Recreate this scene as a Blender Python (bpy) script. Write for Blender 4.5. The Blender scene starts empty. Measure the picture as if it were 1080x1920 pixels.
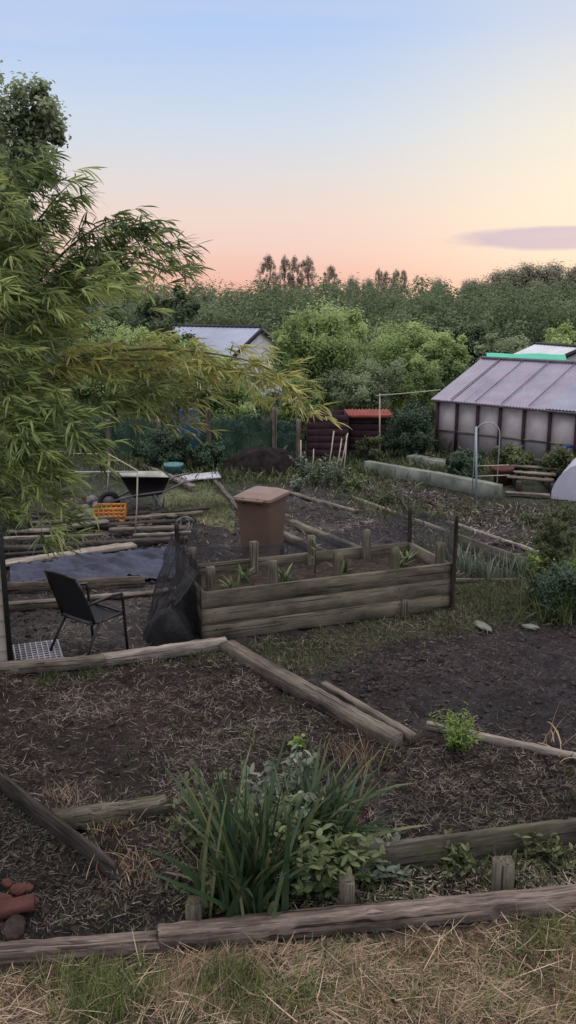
import bpy, bmesh, math, random
import numpy as np
from mathutils import Vector, Matrix

rng = np.random.default_rng(7)
random.seed(7)
scn = bpy.context.scene
COL = scn.collection
PI = math.pi

# ------------------------------------------------------------------ camera model
H = 3.5
F = 1663.0
PITCH = math.atan(400.0 / F)
CP, SP = math.cos(PITCH), math.sin(PITCH)

def ray(px, py):
    a = (px - 540.0) / F
    b = (960.0 - py) / F
    return np.array([a, CP + b * SP, -SP + b * CP])

def g(px, py, z=0.0):
    """point of the level z seen at that place of the photo"""
    d = ray(px, py)
    t = (z - H) / d[2]
    return np.array([d[0] * t, d[1] * t, z])

def at(px, py, Y):
    d = ray(px, py)
    t = Y / d[1]
    return np.array([d[0] * t, Y, H + d[2] * t])

cam = bpy.data.cameras.new("camera")
cam.sensor_fit = 'VERTICAL'
cam.sensor_height = 24.0
cam.lens = 24.0 / 2 / (960.0 / F)
cam.clip_start = 0.05
cam.clip_end = 3000
camo = bpy.data.objects.new("camera", cam)
COL.objects.link(camo)
camo.location = (0, 0, H)
camo.rotation_euler = (PI / 2 - PITCH, 0, 0)
scn.camera = camo

# ------------------------------------------------------------------ noise in numpy
def _h(ix, iy, s):
    n = (ix.astype(np.int64) * 374761393 + iy.astype(np.int64) * 668265263 + s * 974634777) & 0x7fffffff
    n = ((n ^ (n >> 13)) * 1274126177) & 0x7fffffff
    n = n ^ (n >> 16)
    return (n & 0xffff) / 65535.0

def vnoise(x, y, s=0):
    x = np.asarray(x, float); y = np.asarray(y, float)
    ix = np.floor(x); iy = np.floor(y)
    fx = x - ix; fy = y - iy
    fx = fx * fx * (3 - 2 * fx); fy = fy * fy * (3 - 2 * fy)
    a = _h(ix, iy, s); b = _h(ix + 1, iy, s); c = _h(ix, iy + 1, s); d = _h(ix + 1, iy + 1, s)
    return (a * (1 - fx) + b * fx) * (1 - fy) + (c * (1 - fx) + d * fx) * fy

def fbm(x, y, oct=4, s=0):
    v = 0; a = 0.5; t = 0
    for k in range(oct):
        v = v + a * vnoise(x * 2 ** k + 17.3 * k, y * 2 ** k - 9.1 * k, s + k); t += a; a *= 0.5
    return v / t

def inpoly(x, y, P):
    P = np.asarray(P)
    r = np.zeros(np.shape(x), bool)
    n = len(P)
    for i in range(n):
        x0, y0 = P[i]; x1, y1 = P[(i + 1) % n]
        if y0 == y1: continue
        c = ((y0 > y) != (y1 > y)) & (x < (x1 - x0) * (y - y0) / (y1 - y0) + x0)
        r ^= c
    return r

def wpoly(pts, z=0.0):
    return np.array([g(a, b, z)[:2] for a, b in pts])

# ------------------------------------------------------------------ ids
def tag(o, label=None, cat=None, group=None, kind=None):
    if label: o['label'] = label
    if cat: o['category'] = cat
    if group: o['group'] = group
    if kind: o['kind'] = kind
    return o

def empty(name, loc, rz=0.0, label=None, cat=None, group=None):
    o = bpy.data.objects.new(name, None)
    o.empty_display_size = 0.1
    COL.objects.link(o)
    o.location = loc
    o.rotation_euler = (0, 0, rz)
    return tag(o, label, cat, group)

# ------------------------------------------------------------------ mesh builder
class MB:
    def __init__(self):
        self.v = []; self.f = []; self.n = 0; self.t = []
    def add(self, v, f, t=0.5):
        v = np.asarray(v, float).reshape(-1, 3)
        f = np.asarray(f, np.int64)
        self.v.append(v)
        self.f.append(f + self.n)
        self.n += len(v)
        self.t.append(np.broadcast_to(np.asarray(t, float), (len(v),)).copy())
        return self
    def box(self, c, s, rot=None, t=0.5):
        c = np.array(c, float); s = np.array(s, float) / 2
        v = np.array([[-1,-1,-1],[1,-1,-1],[1,1,-1],[-1,1,-1],[-1,-1,1],[1,-1,1],[1,1,1],[-1,1,1]], float) * s
        if rot is not None: v = v @ np.array(rot).T
        return self.add(v + c, [[0,3,2,1],[4,5,6,7],[0,1,5,4],[1,2,6,5],[2,3,7,6],[3,0,4,7]], t)
    def tube(self, pts, rad, sides=6, t=0.5, cap=True):
        pts = np.asarray(pts, float); n = len(pts)
        rad = np.broadcast_to(np.asarray(rad, float), (n,))
        tan = np.gradient(pts, axis=0)
        tan /= np.linalg.norm(tan, axis=1)[:, None] + 1e-9
        ref = np.array([0, 0, 1.0]) if abs(tan[0][2]) < 0.9 else np.array([1.0, 0, 0])
        V = []
        for i in range(n):
            u = ref - tan[i] * (ref @ tan[i]); u /= np.linalg.norm(u) + 1e-9
            w = np.cross(tan[i], u); ref = u
            a = np.arange(sides) * 2 * PI / sides
            V.append(pts[i] + rad[i] * (np.cos(a)[:, None] * u + np.sin(a)[:, None] * w))
        V = np.concatenate(V)
        Fq = []
        for i in range(n - 1):
            for k in range(sides):
                k2 = (k + 1) % sides
                Fq.append([i*sides+k, i*sides+k2, (i+1)*sides+k2, (i+1)*sides+k])
        if cap:
            c0 = len(V); V = np.concatenate([V, pts[:1], pts[-1:]])
            for k in range(sides):
                k2 = (k + 1) % sides
                Fq.append([c0, k2, k, k]); Fq.append([c0+1, (n-1)*sides+k, (n-1)*sides+k2, (n-1)*sides+k2])
        return self.add(V, Fq, t)
    def grid(self, P, t=0.5):
        P = np.asarray(P, float); a, b = P.shape[:2]
        i = np.arange(a * b).reshape(a, b)
        q = np.stack([i[:-1, :-1], i[1:, :-1], i[1:, 1:], i[:-1, 1:]], -1).reshape(-1, 4)
        return self.add(P.reshape(-1, 3), q, np.asarray(t).reshape(-1) if np.ndim(t) else t)
    def build(self, name, mat, parent=None, smooth=False, col=None):
        V = np.concatenate(self.v); Q = np.concatenate(self.f); T = np.concatenate(self.t)
        me = bpy.data.meshes.new(name)
        tri = Q[:, 2] == Q[:, 3]
        nq = (~tri).sum(); ntr = tri.sum()
        loops = np.concatenate([Q[~tri].reshape(-1), Q[tri][:, :3].reshape(-1)])
        starts = np.concatenate([np.arange(nq) * 4, nq * 4 + np.arange(ntr) * 3])
        me.vertices.add(len(V)); me.vertices.foreach_set("co", V.astype(np.float32).reshape(-1))
        me.loops.add(len(loops)); me.loops.foreach_set("vertex_index", loops.astype(np.int32))
        me.polygons.add(len(starts)); me.polygons.foreach_set("loop_start", starts.astype(np.int32))
        a = me.attributes.new("tint", 'FLOAT', 'POINT'); a.data.foreach_set("value", T.astype(np.float32))
        if col is not None:
            c = me.attributes.new("shade", 'FLOAT_COLOR', 'POINT')
            c.data.foreach_set("color", np.concatenate([col, np.ones((len(col), 1))], 1).astype(np.float32).reshape(-1))
        me.update(calc_edges=True); me.validate()
        if smooth:
            me.polygons.foreach_set("use_smooth", np.ones(len(me.polygons), bool))
        me.materials.append(mat)
        o = bpy.data.objects.new(name, me); COL.objects.link(o)
        if parent: o.parent = parent
        return o

def ribbons(mb, P, az, L, W, tilt, bend, t, seg=4, prof='blade', twist=0.0, fold=False):
    """curved blades: base P, heading az, start angle from vertical tilt, total bend"""
    P = np.asarray(P, float); n = len(P)
    bc = lambda q: np.broadcast_to(np.asarray(q, float), (n,))
    az, L, W, tilt, bend, t = map(bc, (az, L, W, tilt, bend, t))
    s = np.linspace(0, 1, seg + 1)
    ang = tilt[:, None] + bend[:, None] * s[None]
    dl = (L / seg)[:, None]
    mid = (ang[:, 1:] + ang[:, :-1]) / 2
    r = np.concatenate([np.zeros((n, 1)), np.cumsum(np.sin(mid) * dl, 1)], 1)
    z = np.concatenate([np.zeros((n, 1)), np.cumsum(np.cos(mid) * dl, 1)], 1)
    ca, sa = np.cos(az)[:, None], np.sin(az)[:, None]
    C = np.stack([P[:, 0:1] + ca * r, P[:, 1:2] + sa * r, P[:, 2:3] + z], -1)
    if prof == 'blade': w = (1 - s ** 2.5) * 0.92 + 0.08
    elif prof == 'leaf': w = np.maximum(np.sin(PI * np.clip(s * 0.92 + 0.06, 0, 1)) ** 0.8, 0.04)
    else: w = np.ones_like(s)
    side = np.stack([-sa, ca, np.zeros_like(sa)], -1)
    if np.ndim(twist) or twist:
        tw = bc(twist)[:, None, None]
        up = np.stack([-ca * np.cos(ang), -sa * np.cos(ang), np.sin(ang)], -1)
        side = side * np.cos(tw) + up * np.sin(tw)
    hw = (W[:, None] * w[None] / 2)[..., None]
    A = C - side * hw; B = C + side * hw
    V = np.stack([A, B], 2).reshape(n, -1, 3)
    k = 2 * (seg + 1)
    base = (np.arange(n) * k)[:, None]
    q = []
    for i in range(seg):
        q.append(np.stack([base[:, 0] + 2*i, base[:, 0] + 2*i + 1, base[:, 0] + 2*i + 3, base[:, 0] + 2*i + 2], -1))
    mb.add(V.reshape(-1, 3), np.concatenate(q), np.repeat(t, k))
    return C[:, -1]

def leafquads(mb, P, N, size, t, aspect=0.55, seed=0):
    """diamond leaves, folded a little along the midrib"""
    n = len(P)
    r = np.random.default_rng(seed)
    N = N / (np.linalg.norm(N, axis=1)[:, None] + 1e-9)
    R = r.normal(size=(n, 3))
    U = np.cross(N, R); U /= np.linalg.norm(U, axis=1)[:, None] + 1e-9
    W = np.cross(N, U)
    s = np.broadcast_to(size, (n,))[:, None]
    fold = N * s * 0.12
    V = np.stack([P - U * s / 2, P + W * s * aspect / 2 + fold, P + U * s / 2, P - W * s * aspect / 2 + fold], 1)
    b = (np.arange(n) * 4)[:, None]
    mb.add(V.reshape(-1, 3), np.concatenate([b, b + 1, b + 2, b + 3], 1), np.repeat(t, 4))

# ------------------------------------------------------------------ materials
def lin(r, g_, b):
    f = lambda c: c / 12.92 if c <= 0.04045 else ((c + 0.055) / 1.055) ** 2.4
    return (f(r / 255), f(g_ / 255), f(b / 255))

def newmat(name):
    m = bpy.data.materials.new(name); m.use_nodes = True
    nt = m.node_tree; nt.nodes.clear()
    o = nt.nodes.new('ShaderNodeOutputMaterial')
    b = nt.nodes.new('ShaderNodeBsdfPrincipled')
    nt.links.new(b.outputs[0], o.inputs[0])
    return m, nt, b, o

def ramp(nt, stops):
    r = nt.nodes.new('ShaderNodeValToRGB')
    e = r.color_ramp.elements
    while len(e) < len(stops): e.new(0.5)
    for i, (p, c) in enumerate(stops):
        e[i].position = p; e[i].color = (c[0], c[1], c[2], 1)
    return r

def noise_node(nt, scale, detail=4, rough=0.6, vec=None, dist=0.0):
    n = nt.nodes.new('ShaderNodeTexNoise')
    n.inputs['Scale'].default_value = scale; n.inputs['Detail'].default_value = detail
    n.inputs['Roughness'].default_value = rough; n.inputs['Distortion'].default_value = dist
    if vec is not None: nt.links.new(vec, n.inputs['Vector'])
    return n

def coord(nt, scale=(1, 1, 1), kind='Object'):
    tc = nt.nodes.new('ShaderNodeTexCoord'); mp = nt.nodes.new('ShaderNodeMapping')
    mp.inputs['Scale'].default_value = scale
    nt.links.new(tc.outputs[kind], mp.inputs[0])
    return mp.outputs[0]

def bump(nt, bsdf, h, strength=0.4, dist=0.02):
    b = nt.nodes.new('ShaderNodeBump')
    b.inputs['Strength'].default_value = strength; b.inputs['Distance'].default_value = dist
    nt.links.new(h, b.inputs['Height']); nt.links.new(b.outputs[0], bsdf.inputs['Normal'])

def mixc(nt, fac, a, b, mode='MIX'):
    m = nt.nodes.new('ShaderNodeMix'); m.data_type = 'RGBA'; m.blend_type = mode
    for sock, val in ((m.inputs[0], fac), (m.inputs[6], a), (m.inputs[7], b)):
        if hasattr(val, 'is_linked'): nt.links.new(val, sock)
        elif isinstance(val, (int, float)): sock.default_value = val
        else: sock.default_value = (val[0], val[1], val[2], 1)
    return m.outputs[2]

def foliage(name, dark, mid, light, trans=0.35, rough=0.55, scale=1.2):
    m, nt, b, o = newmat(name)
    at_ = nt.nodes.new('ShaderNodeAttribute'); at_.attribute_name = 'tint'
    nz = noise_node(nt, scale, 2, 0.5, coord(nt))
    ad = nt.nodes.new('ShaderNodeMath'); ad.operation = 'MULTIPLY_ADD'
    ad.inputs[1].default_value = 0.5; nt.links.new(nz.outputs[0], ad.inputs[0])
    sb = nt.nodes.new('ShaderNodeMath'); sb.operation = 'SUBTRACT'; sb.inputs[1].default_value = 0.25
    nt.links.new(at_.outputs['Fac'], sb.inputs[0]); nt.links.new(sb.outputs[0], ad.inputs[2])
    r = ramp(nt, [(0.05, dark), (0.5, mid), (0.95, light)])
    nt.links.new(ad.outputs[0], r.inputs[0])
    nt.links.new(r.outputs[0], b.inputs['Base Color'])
    b.inputs['Roughness'].default_value = rough
    b.inputs['Specular IOR Level'].default_value = 0.3
    tr = nt.nodes.new('ShaderNodeBsdfTranslucent'); nt.links.new(r.outputs[0], tr.inputs[0])
    mx = nt.nodes.new('ShaderNodeMixShader'); mx.inputs[0].default_value = trans
    nt.links.new(b.outputs[0], mx.inputs[1]); nt.links.new(tr.outputs[0], mx.inputs[2])
    nt.links.new(mx.outputs[0], o.inputs[0])
    return m

def wood(name, c0, c1, c2, moss=None, rough=0.85, grain=1.0):
    m, nt, b, o = newmat(name)
    oi = nt.nodes.new('ShaderNodeObjectInfo')
    tc = nt.nodes.new('ShaderNodeTexCoord'); mp = nt.nodes.new('ShaderNodeMapping')
    cx = nt.nodes.new('ShaderNodeCombineXYZ')
    mu = nt.nodes.new('ShaderNodeMath'); mu.operation = 'MULTIPLY'; mu.inputs[1].default_value = 37.0
    nt.links.new(oi.outputs['Random'], mu.inputs[0]); nt.links.new(mu.outputs[0], cx.inputs[0]); nt.links.new(mu.outputs[0], cx.inputs[1])
    nt.links.new(tc.outputs['Object'], mp.inputs[0]); nt.links.new(cx.outputs[0], mp.inputs[1])
    mp.inputs['Scale'].default_value = (1.2, 22 * grain, 22 * grain)
    n1 = noise_node(nt, 2.2, 6, 0.7, mp.outputs[0], 0.15)
    mp2 = nt.nodes.new('ShaderNodeMapping'); nt.links.new(tc.outputs['Object'], mp2.inputs[0]); nt.links.new(cx.outputs[0], mp2.inputs[1]); mp2.inputs['Scale'].default_value = (1, 3, 3)
    n2 = noise_node(nt, 1.9, 5, 0.65, mp2.outputs[0])
    r1 = ramp(nt, [(0.28, c0), (0.5, c1), (0.72, c2)])
    nt.links.new(n1.outputs[0], r1.inputs[0])
    r2 = ramp(nt, [(0.33, (0.42, 0.41, 0.40)), (0.62, (1.2, 1.18, 1.15))])
    nt.links.new(n2.outputs[0], r2.inputs[0])
    c = mixc(nt, 1.0, r1.outputs[0], r2.outputs[0], 'MULTIPLY')
    mp4 = nt.nodes.new('ShaderNodeMapping'); nt.links.new(tc.outputs['Object'], mp4.inputs[0]); nt.links.new(cx.outputs[0], mp4.inputs[1]); mp4.inputs['Scale'].default_value = (.5, 30, 30)
    n4 = noise_node(nt, 1.6, 3, .55, mp4.outputs[0], .1)
    r4 = ramp(nt, [(.36, (.25, .24, .23)), (.42, (1, 1, 1))]); nt.links.new(n4.outputs[0], r4.inputs[0])
    c = mixc(nt, 1.0, c, r4.outputs[0], 'MULTIPLY')
    # per-piece brightness
    mr = nt.nodes.new('ShaderNodeMapRange'); mr.inputs[3].default_value = 0.75; mr.inputs[4].default_value = 1.2
    nt.links.new(oi.outputs['Random'], mr.inputs[0])
    c = mixc(nt, 1.0, c, mr.outputs[0], 'MULTIPLY')
    if moss:
        n3 = noise_node(nt, 4.0, 5, 0.7, mp2.outputs[0])
        r3 = ramp(nt, [(0.5, (0, 0, 0)), (0.66, (0.8, 0.8, 0.8))]); nt.links.new(n3.outputs[0], r3.inputs[0])
        c = mixc(nt, r3.outputs[0], c, moss)
    nt.links.new(c, b.inputs['Base Color'])
    b.inputs['Roughness'].default_value = rough
    b.inputs['Specular IOR Level'].default_value = 0.25
    bump(nt, b, n1.outputs[0], 0.4, 0.008)
    return m

def plain(name, c, rough=0.6, spec=0.4, var=0.25, scale=3.0, metal=0.0, bumpy=0.0):
    m, nt, b, o = newmat(name)
    n = noise_node(nt, scale, 5, 0.65, coord(nt))
    lo = [max(0, x * (1 - var)) for x in c]; hi = [min(1, x * (1 + var)) for x in c]
    r = ramp(nt, [(0.3, lo), (0.7, hi)]); nt.links.new(n.outputs[0], r.inputs[0])
    nt.links.new(r.outputs[0], b.inputs['Base Color'])
    b.inputs['Roughness'].default_value = rough; b.inputs['Specular IOR Level'].default_value = spec
    b.inputs['Metallic'].default_value = metal
    if bumpy:
        n2 = noise_node(nt, scale * 6, 6, 0.7, coord(nt)); bump(nt, b, n2.outputs[0], bumpy, 0.01)
    return m

def net_mat(name, c, open_=0.5, scale=60):
    m, nt, b, o = newmat(name)
    b.inputs['Base Color'].default_value = (*c, 1); b.inputs['Roughness'].default_value = 0.7
    tr = nt.nodes.new('ShaderNodeBsdfTransparent')
    n = noise_node(nt, scale, 2, 0.5, coord(nt))
    n2 = noise_node(nt, 3.0, 3, 0.6, coord(nt, (1, 1, 0.35)))
    ad = nt.nodes.new('ShaderNodeMath'); ad.operation = 'ADD'
    nt.links.new(n.outputs[0], ad.inputs[0]); nt.links.new(n2.outputs[0], ad.inputs[1])
    mr = nt.nodes.new('ShaderNodeMapRange'); mr.inputs[1].default_value = 0.7; mr.inputs[2].default_value = 1.3
    mr.inputs[3].default_value = max(0, open_ - 0.3); mr.inputs[4].default_value = min(1, open_ + 0.3)
    nt.links.new(ad.outputs[0], mr.inputs[0])
    mx = nt.nodes.new('ShaderNodeMixShader')
    nt.links.new(mr.outputs[0], mx.inputs[0]); nt.links.new(b.outputs[0], mx.inputs[1]); nt.links.new(tr.outputs[0], mx.inputs[2])
    nt.links.new(mx.outputs[0], o.inputs[0])
    return m

M = {}
M['wood_grey'] = wood('weathered_wood', (.075, .063, .052), (.165, .142, .118), (.28, .245, .205))
M['wood_pale'] = wood('pale_wood', (.16, .135, .115), (.28, .245, .21), (.42, .375, .33))
M['wood_dark'] = wood('dark_wood', (.018, .015, .013), (.042, .036, .032), (.085, .073, .064))
M['wood_moss'] = wood('mossy_wood', (.055, .05, .04), (.12, .11, .085), (.2, .185, .15), moss=(.075, .08, .035))
M['wood_red'] = wood('sleeper_wood', (.06, .046, .038), (.2, .158, .136), (.4, .33, .29), grain=0.8)
M['wood_bed'] = wood('bed_board_wood', (.085, .075, .055), (.13, .116, .088), (.18, .162, .125))
M['bark'] = wood('bark', (.03, .025, .02), (.07, .06, .05), (.12, .1, .085))
M['cane'] = plain('cane', (.38, .34, .27), .6, .3, .3, 8)
M['culm'] = plain('culm', (.1, .1, .035), .5, .4, .4, 5)
M['whitepole'] = plain('white_pole', (.34, .34, .37), .5, .4, .2, 5)
M['bluepole'] = plain('pale_blue_pipe', (.3, .38, .45), .5, .4, .2, 5)
M['black_metal'] = plain('black_metal', (.012, .012, .014), .45, .5, .3, 6)
M['sling'] = plain('black_sling_fabric', (.012, .013, .014), .75, .3, .3, 60)
M['bin'] = plain('brown_plastic', (.125, .08, .058), .5, .45, .14, 4)
M['bin_lid'] = plain('faded_brown_plastic', (.19, .125, .095), .5, .45, .18, 3)
M['bin_dark'] = plain('dark_rubber', (.02, .02, .02), .7, .3, .3, 6)
M['orange'] = plain('orange_plastic', (.5, .2, .04), .5, .4, .18, 4)
M['teal'] = plain('teal_glaze', (.09, .24, .24), .45, .5, .25, 5)
M['sheet'] = plain('pale_board', (.42, .42, .45), .7, .3, .2, 3)
M['barrow'] = plain('barrow_paint', (.4, .42, .35), .5, .4, .3, 5)
M['steel'] = plain('dull_steel', (.12, .12, .13), .5, .5, .35, 8, .3)
M['cream'] = plain('cream_paint', (.36, .33, .28), .7, .3, .1, 4)
M['trim'] = plain('dark_trim', (.02, .02, .02), .7, .3, .3, 6)
M['concrete'] = plain('weathered_concrete', (.17, .185, .155), .9, .2, .45, 3, 0, .5)
M['stone'] = plain('grey_stone', (.19, .18, .18), .9, .2, .4, 6, 0, .6)
M['terracotta'] = plain('terracotta', (.1, .042, .035), .85, .2, .35, 6, 0, .3)
M['rust'] = plain('rusty_red_metal', (.22, .05, .036), .7, .3, .45, 3)
M['maroon'] = plain('maroon_board', (.04, .022, .026), .85, .2, .4, 5)
M['fleece'] = plain('white_fleece', (.42, .42, .5), .8, .2, .1, 4, 0, .3)
M['bluething'] = plain('blue_plastic', (.03, .08, .28), .5, .4, .2, 4)
M['greentarp'] = plain('green_tarpaulin', (.03, .42, .27), .5, .4, .25, 2)
M['whiteroof'] = plain('white_roof_sheet', (.55, .57, .6), .6, .3, .15, 2)
M['greyroof'] = plain('blue_grey_roof', (.3, .34, .44), .55, .4, .15, 1.5)
M['darkedge'] = plain('dark_roof_edge', (.035, .035, .04), .7, .3, .3, 3)
M['gable'] = plain('pale_gable_wall', (.75, .72, .72), .8, .2, .15, 2)
M['compost'] = plain('compost', (.018, .014, .014), .95, .1, .7, 6, 0, 1.0)
M['bedsoil'] = plain('bed_soil', (.045, .036, .03), .95, .1, .6, 14, 0, 1.0)
M['netblack'] = net_mat('black_netting', (.012, .012, .016), .3)
M['netthin'] = net_mat('thin_black_netting', (.05, .052, .065), .52)
M['netgreen'] = net_mat('green_netting', (.014, .055, .036), .45)
M['petal'] = plain('dry_leaf', (.45, .4, .32), .7, .2, .2, 20)
M['yellowgreen'] = plain('lime_leaf', (.25, .32, .03), .6, .3, .2, 20)
# foliage
M['bamboo'] = foliage('bamboo_leaves', (.032, .06, .022), (.16, .22, .07), (.43, .5, .18), .35, .45, 2.5)
M['bamboo_yellow'] = foliage('yellow_bamboo_leaves', (.07, .1, .03), (.21, .245, .075), (.48, .47, .15), .35, .45, 2.5)
M['tree_light'] = foliage('light_tree_leaves', (.09, .15, .055), (.32, .43, .165), (.56, .66, .3), .5, .5, .9)
M['tree_grey'] = foliage('grey_green_leaves', (.1, .135, .08), (.26, .32, .18), (.42, .48, .28), .45, .6, .8)
M['tree_dark'] = foliage('dark_tree_leaves', (.03, .052, .028), (.09, .13, .065), (.18, .23, .12), .25, .6, .9)
M['hedge_dark'] = foliage('dark_hedge_leaves', (.016, .034, .02), (.05, .09, .052), (.11, .165, .09), .25, .6, 1.5)
M['far'] = foliage('far_wood_leaves', (.075, .115, .055), (.125, .17, .085), (.19, .235, .125), .35, .7, .12)  # narrow, lifted colour range: distance haze put into the leaves
M['poplar'] = foliage('poplar_leaves', (.4, .32, .27), (.52, .44, .37), (.6, .52, .45), .65, .7, .1)  # very pale leaf colours stand in for haze on the skyline
M['far_brown'] = foliage('far_hill_leaves', (.18, .18, .13), (.29, .28, .21), (.4, .38, .29), .4, .7, .1)  # haze over the far rise mixed into the leaf colour
M['iris'] = foliage('iris_leaves', (.02, .045, .02), (.055, .1, .045), (.2, .22, .11), .2, .4, 6)
M['leafy'] = foliage('leafy_plant', (.06, .085, .03), (.12, .16, .065), (.22, .26, .12), .3, .5, 4)
M['silver'] = foliage('silver_leaves', (.07, .1, .07), (.15, .19, .13), (.26, .3, .22), .25, .6, 4)
M['lime'] = foliage('lime_feathery', (.1, .17, .03), (.19, .28, .06), (.3, .4, .11), .35, .5, 5)
M['weed'] = foliage('weed_leaves', (.035, .048, .02), (.085, .105, .042), (.18, .2, .1), .3, .6, 3)
M['straw'] = foliage('straw', (.17, .115, .07), (.44, .32, .215), (.68, .54, .39), .15, .7, 2)
M['grass'] = foliage('green_grass', (.045, .065, .02), (.13, .165, .05), (.27, .3, .11), .25, .6, 2)
M['litter'] = foliage('soil_litter', (.07, .055, .045), (.22, .18, .145), (.56, .48, .4), .1, .8, 3)
M['clod'] = plain('soil_clod', (.05, .039, .035), .95, .1, .6, 9, 0, .8)

# ------------------------------------------------------------------ ground
SL_F0, SL_F1 = g(0, 1800), g(1080, 1705)       # front sleeper, front bottom edge
def sleeper_y(x):
    k = (SL_F1[1] - SL_F0[1]) / (SL_F1[0] - SL_F0[0])
    return SL_F0[1] + k * (x - SL_F0[0])

Z_bed_near = wpoly([(-200, 1270), (420, 1225), (770, 1400), (640, 1620), (300, 1700), (90, 1560), (-200, 1330)])
Z_left_low = wpoly([(-300, 1440), (90, 1560), (300, 1700), (350, 1730), (-300, 1830)])
Z_strip = wpoly([(330, 1740), (300, 1690), (650, 1640), (1300, 1560), (1300, 1690)])
Z_bed_right = wpoly([(780, 1400), (700, 1600), (1300, 1500), (1300, 1440), (1080, 1425), (830, 1370)])
Z_soil_right = wpoly([(860, 1178), (700, 1215), (590, 1262), (680, 1310), (830, 1365), (1080, 1420), (1400, 1440), (1400, 1180), (1080, 1165)])
Z_olive = wpoly([(440, 1205), (600, 1185), (840, 1120), (860, 1095), (985, 1092), (985, 1150), (900, 1172), (760, 1200), (560, 1260)])
Z_patio = wpoly([(-300, 1250), (-300, 1120), (330, 1090), (380, 1200), (420, 1212), (200, 1248)])
Z_lpath = wpoly([(310, 915), (380, 905), (450, 960), (450, 1000), (330, 965), (295, 940)])
Z_midsoil = wpoly([(560, 900), (660, 925), (840, 1000), (990, 1060), (840, 1080), (520, 1080), (440, 1000), (450, 940)])
Z_rsoil = wpoly([(690, 900), (930, 945), (1200, 960), (1200, 1080), (990, 1050), (840, 1000), (660, 930)])
Z_heap = wpoly([(-300, 1110), (-300, 930), (200, 930), (330, 950), (440, 1000), (400, 1080), (340, 1090)])

def zone_fields(X, Y):
    wx = X + 0.22 * (fbm(X * 2.1, Y * 2.1, 4, 11) - 0.5) * 2
    wy = Y + 0.22 * (fbm(X * 2.1, Y * 2.1, 4, 23) - 0.5) * 2
    sh = X.shape
    col = np.zeros(sh + (3,)); amp = np.full(sh, 0.05)
    base = np.array([.05, .058, .035])
    col[:] = base
    n = fbm(X * .7, Y * .7, 4, 5)
    col *= (0.55 + 0.9 * n)[..., None]
    def put(poly, c, a, warp=True):
        m = inpoly(wx if warp else X, wy if warp else Y, poly)
        col[m] = c; amp[m] = a
    near = Y < 15
    col[near] = (.055, .05, .043)
    put(Z_midsoil, (.068, .058, .056), .06)
    put(Z_rsoil, (.056, .05, .05), .1)
    put(Z_heap, (.05, .044, .042), .05)
    put(Z_lpath, (.15, .15, .075), .03)
    put(Z_patio, (.08, .071, .066), .05)
    put(Z_olive, (.062, .058, .036), .04)
    put(Z_soil_right, (.045, .038, .037), .09)
    put(Z_bed_right, (.038, .03, .026), .08)
    put(Z_bed_near, (.05, .036, .03), .1)
    put(Z_left_low, (.032, .029, .024), .07)
    put(Z_strip, (.03, .028, .022), .06)
    lawn = Y < sleeper_y(X) + 0.05
    col[lawn] = (.135, .1, .07); amp[lawn] = .05
    return col, amp

def ground_z(X, Y):
    _, amp = zone_fields(X, Y)
    return _gz(X, Y, amp)

def _gz(X, Y, amp):
    n = fbm(X * 1.3, Y * 1.3, 3, 31) - 0.5
    m = fbm(X * 6.0, Y * 6.0, 4, 41) - 0.5
    c = np.abs(fbm(X * 12.0, Y * 12.0, 3, 51) - 0.5)
    near = np.clip((40 - Y) / 20, 0, 1)
    return (amp * (0.7 * n + 1.1 * m - 0.9 * c + 0.05)) * near

def axis(lo, f0, f1, hi, step, grow=1.12):
    a = list(np.arange(f0, f1 + 1e-6, step))
    s = step; p = f1
    while p < hi: s *= grow; p += s; a.append(p)
    s = step; p = f0; b = []
    while p > lo: s *= grow; p -= s; b.append(p)
    return np.array(b[::-1] + a)

gx = axis(-900, -3.6, 4.4, 900, 0.026)
gy = axis(-60, 3.6, 12.5, 1600, 0.03, 1.03)
GX, GY = np.meshgrid(gx, gy, indexing='ij')
gcol, gamp = zone_fields(GX, GY)
GZ = _gz(GX, GY, gamp)
sp = fbm(GX * 9, GY * 9, 4, 77)
patch = fbm(GX * 1.7, GY * 1.7, 3, 88)
gcol = gcol * (0.45 + 1.1 * sp)[..., None] * (0.65 + 0.7 * patch)[..., None]
pink = fbm(GX * 1.1 + 5, GY * 1.1, 3, 99)
gcol = gcol * (1 + (pink - .5)[..., None] * np.array([.3, .0, .0])) * np.array([.93, .96, 1.04])
gm, nt, b, o = newmat('ground_earth')
at_ = nt.nodes.new('ShaderNodeAttribute'); at_.attribute_name = 'shade'
n1 = noise_node(nt, 55, 6, .7, coord(nt)); n2 = noise_node(nt, 14, 5, .7, coord(nt))
r1 = ramp(nt, [(0.3, (.4, .4, .4)), (0.52, (.95, .95, .95)), (0.75, (2.0, 1.9, 1.75))]); nt.links.new(n1.outputs[0], r1.inputs[0])
c = mixc(nt, 1.0, at_.outputs['Color'], r1.outputs[0], 'MULTIPLY')
r2 = ramp(nt, [(0.35, (.6, .6, .6)), (0.65, (1.3, 1.3, 1.3))]); nt.links.new(n2.outputs[0], r2.inputs[0])
c = mixc(nt, 1.0, c, r2.outputs[0], 'MULTIPLY')
nt.links.new(c, b.inputs['Base Color'])
b.inputs['Roughness'].default_value = .95; b.inputs['Specular IOR Level'].default_value = .15
bump(nt, b, n1.outputs[0], 1.0, .03)
mb = MB(); mb.grid(np.stack([GX, GY, GZ], -1))
gnd = mb.build('ground', gm, smooth=True, col=gcol.reshape(-1, 3))
tag(gnd, 'dark bare allotment soil and worn grass stretching to the trees', kind='structure')

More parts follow.
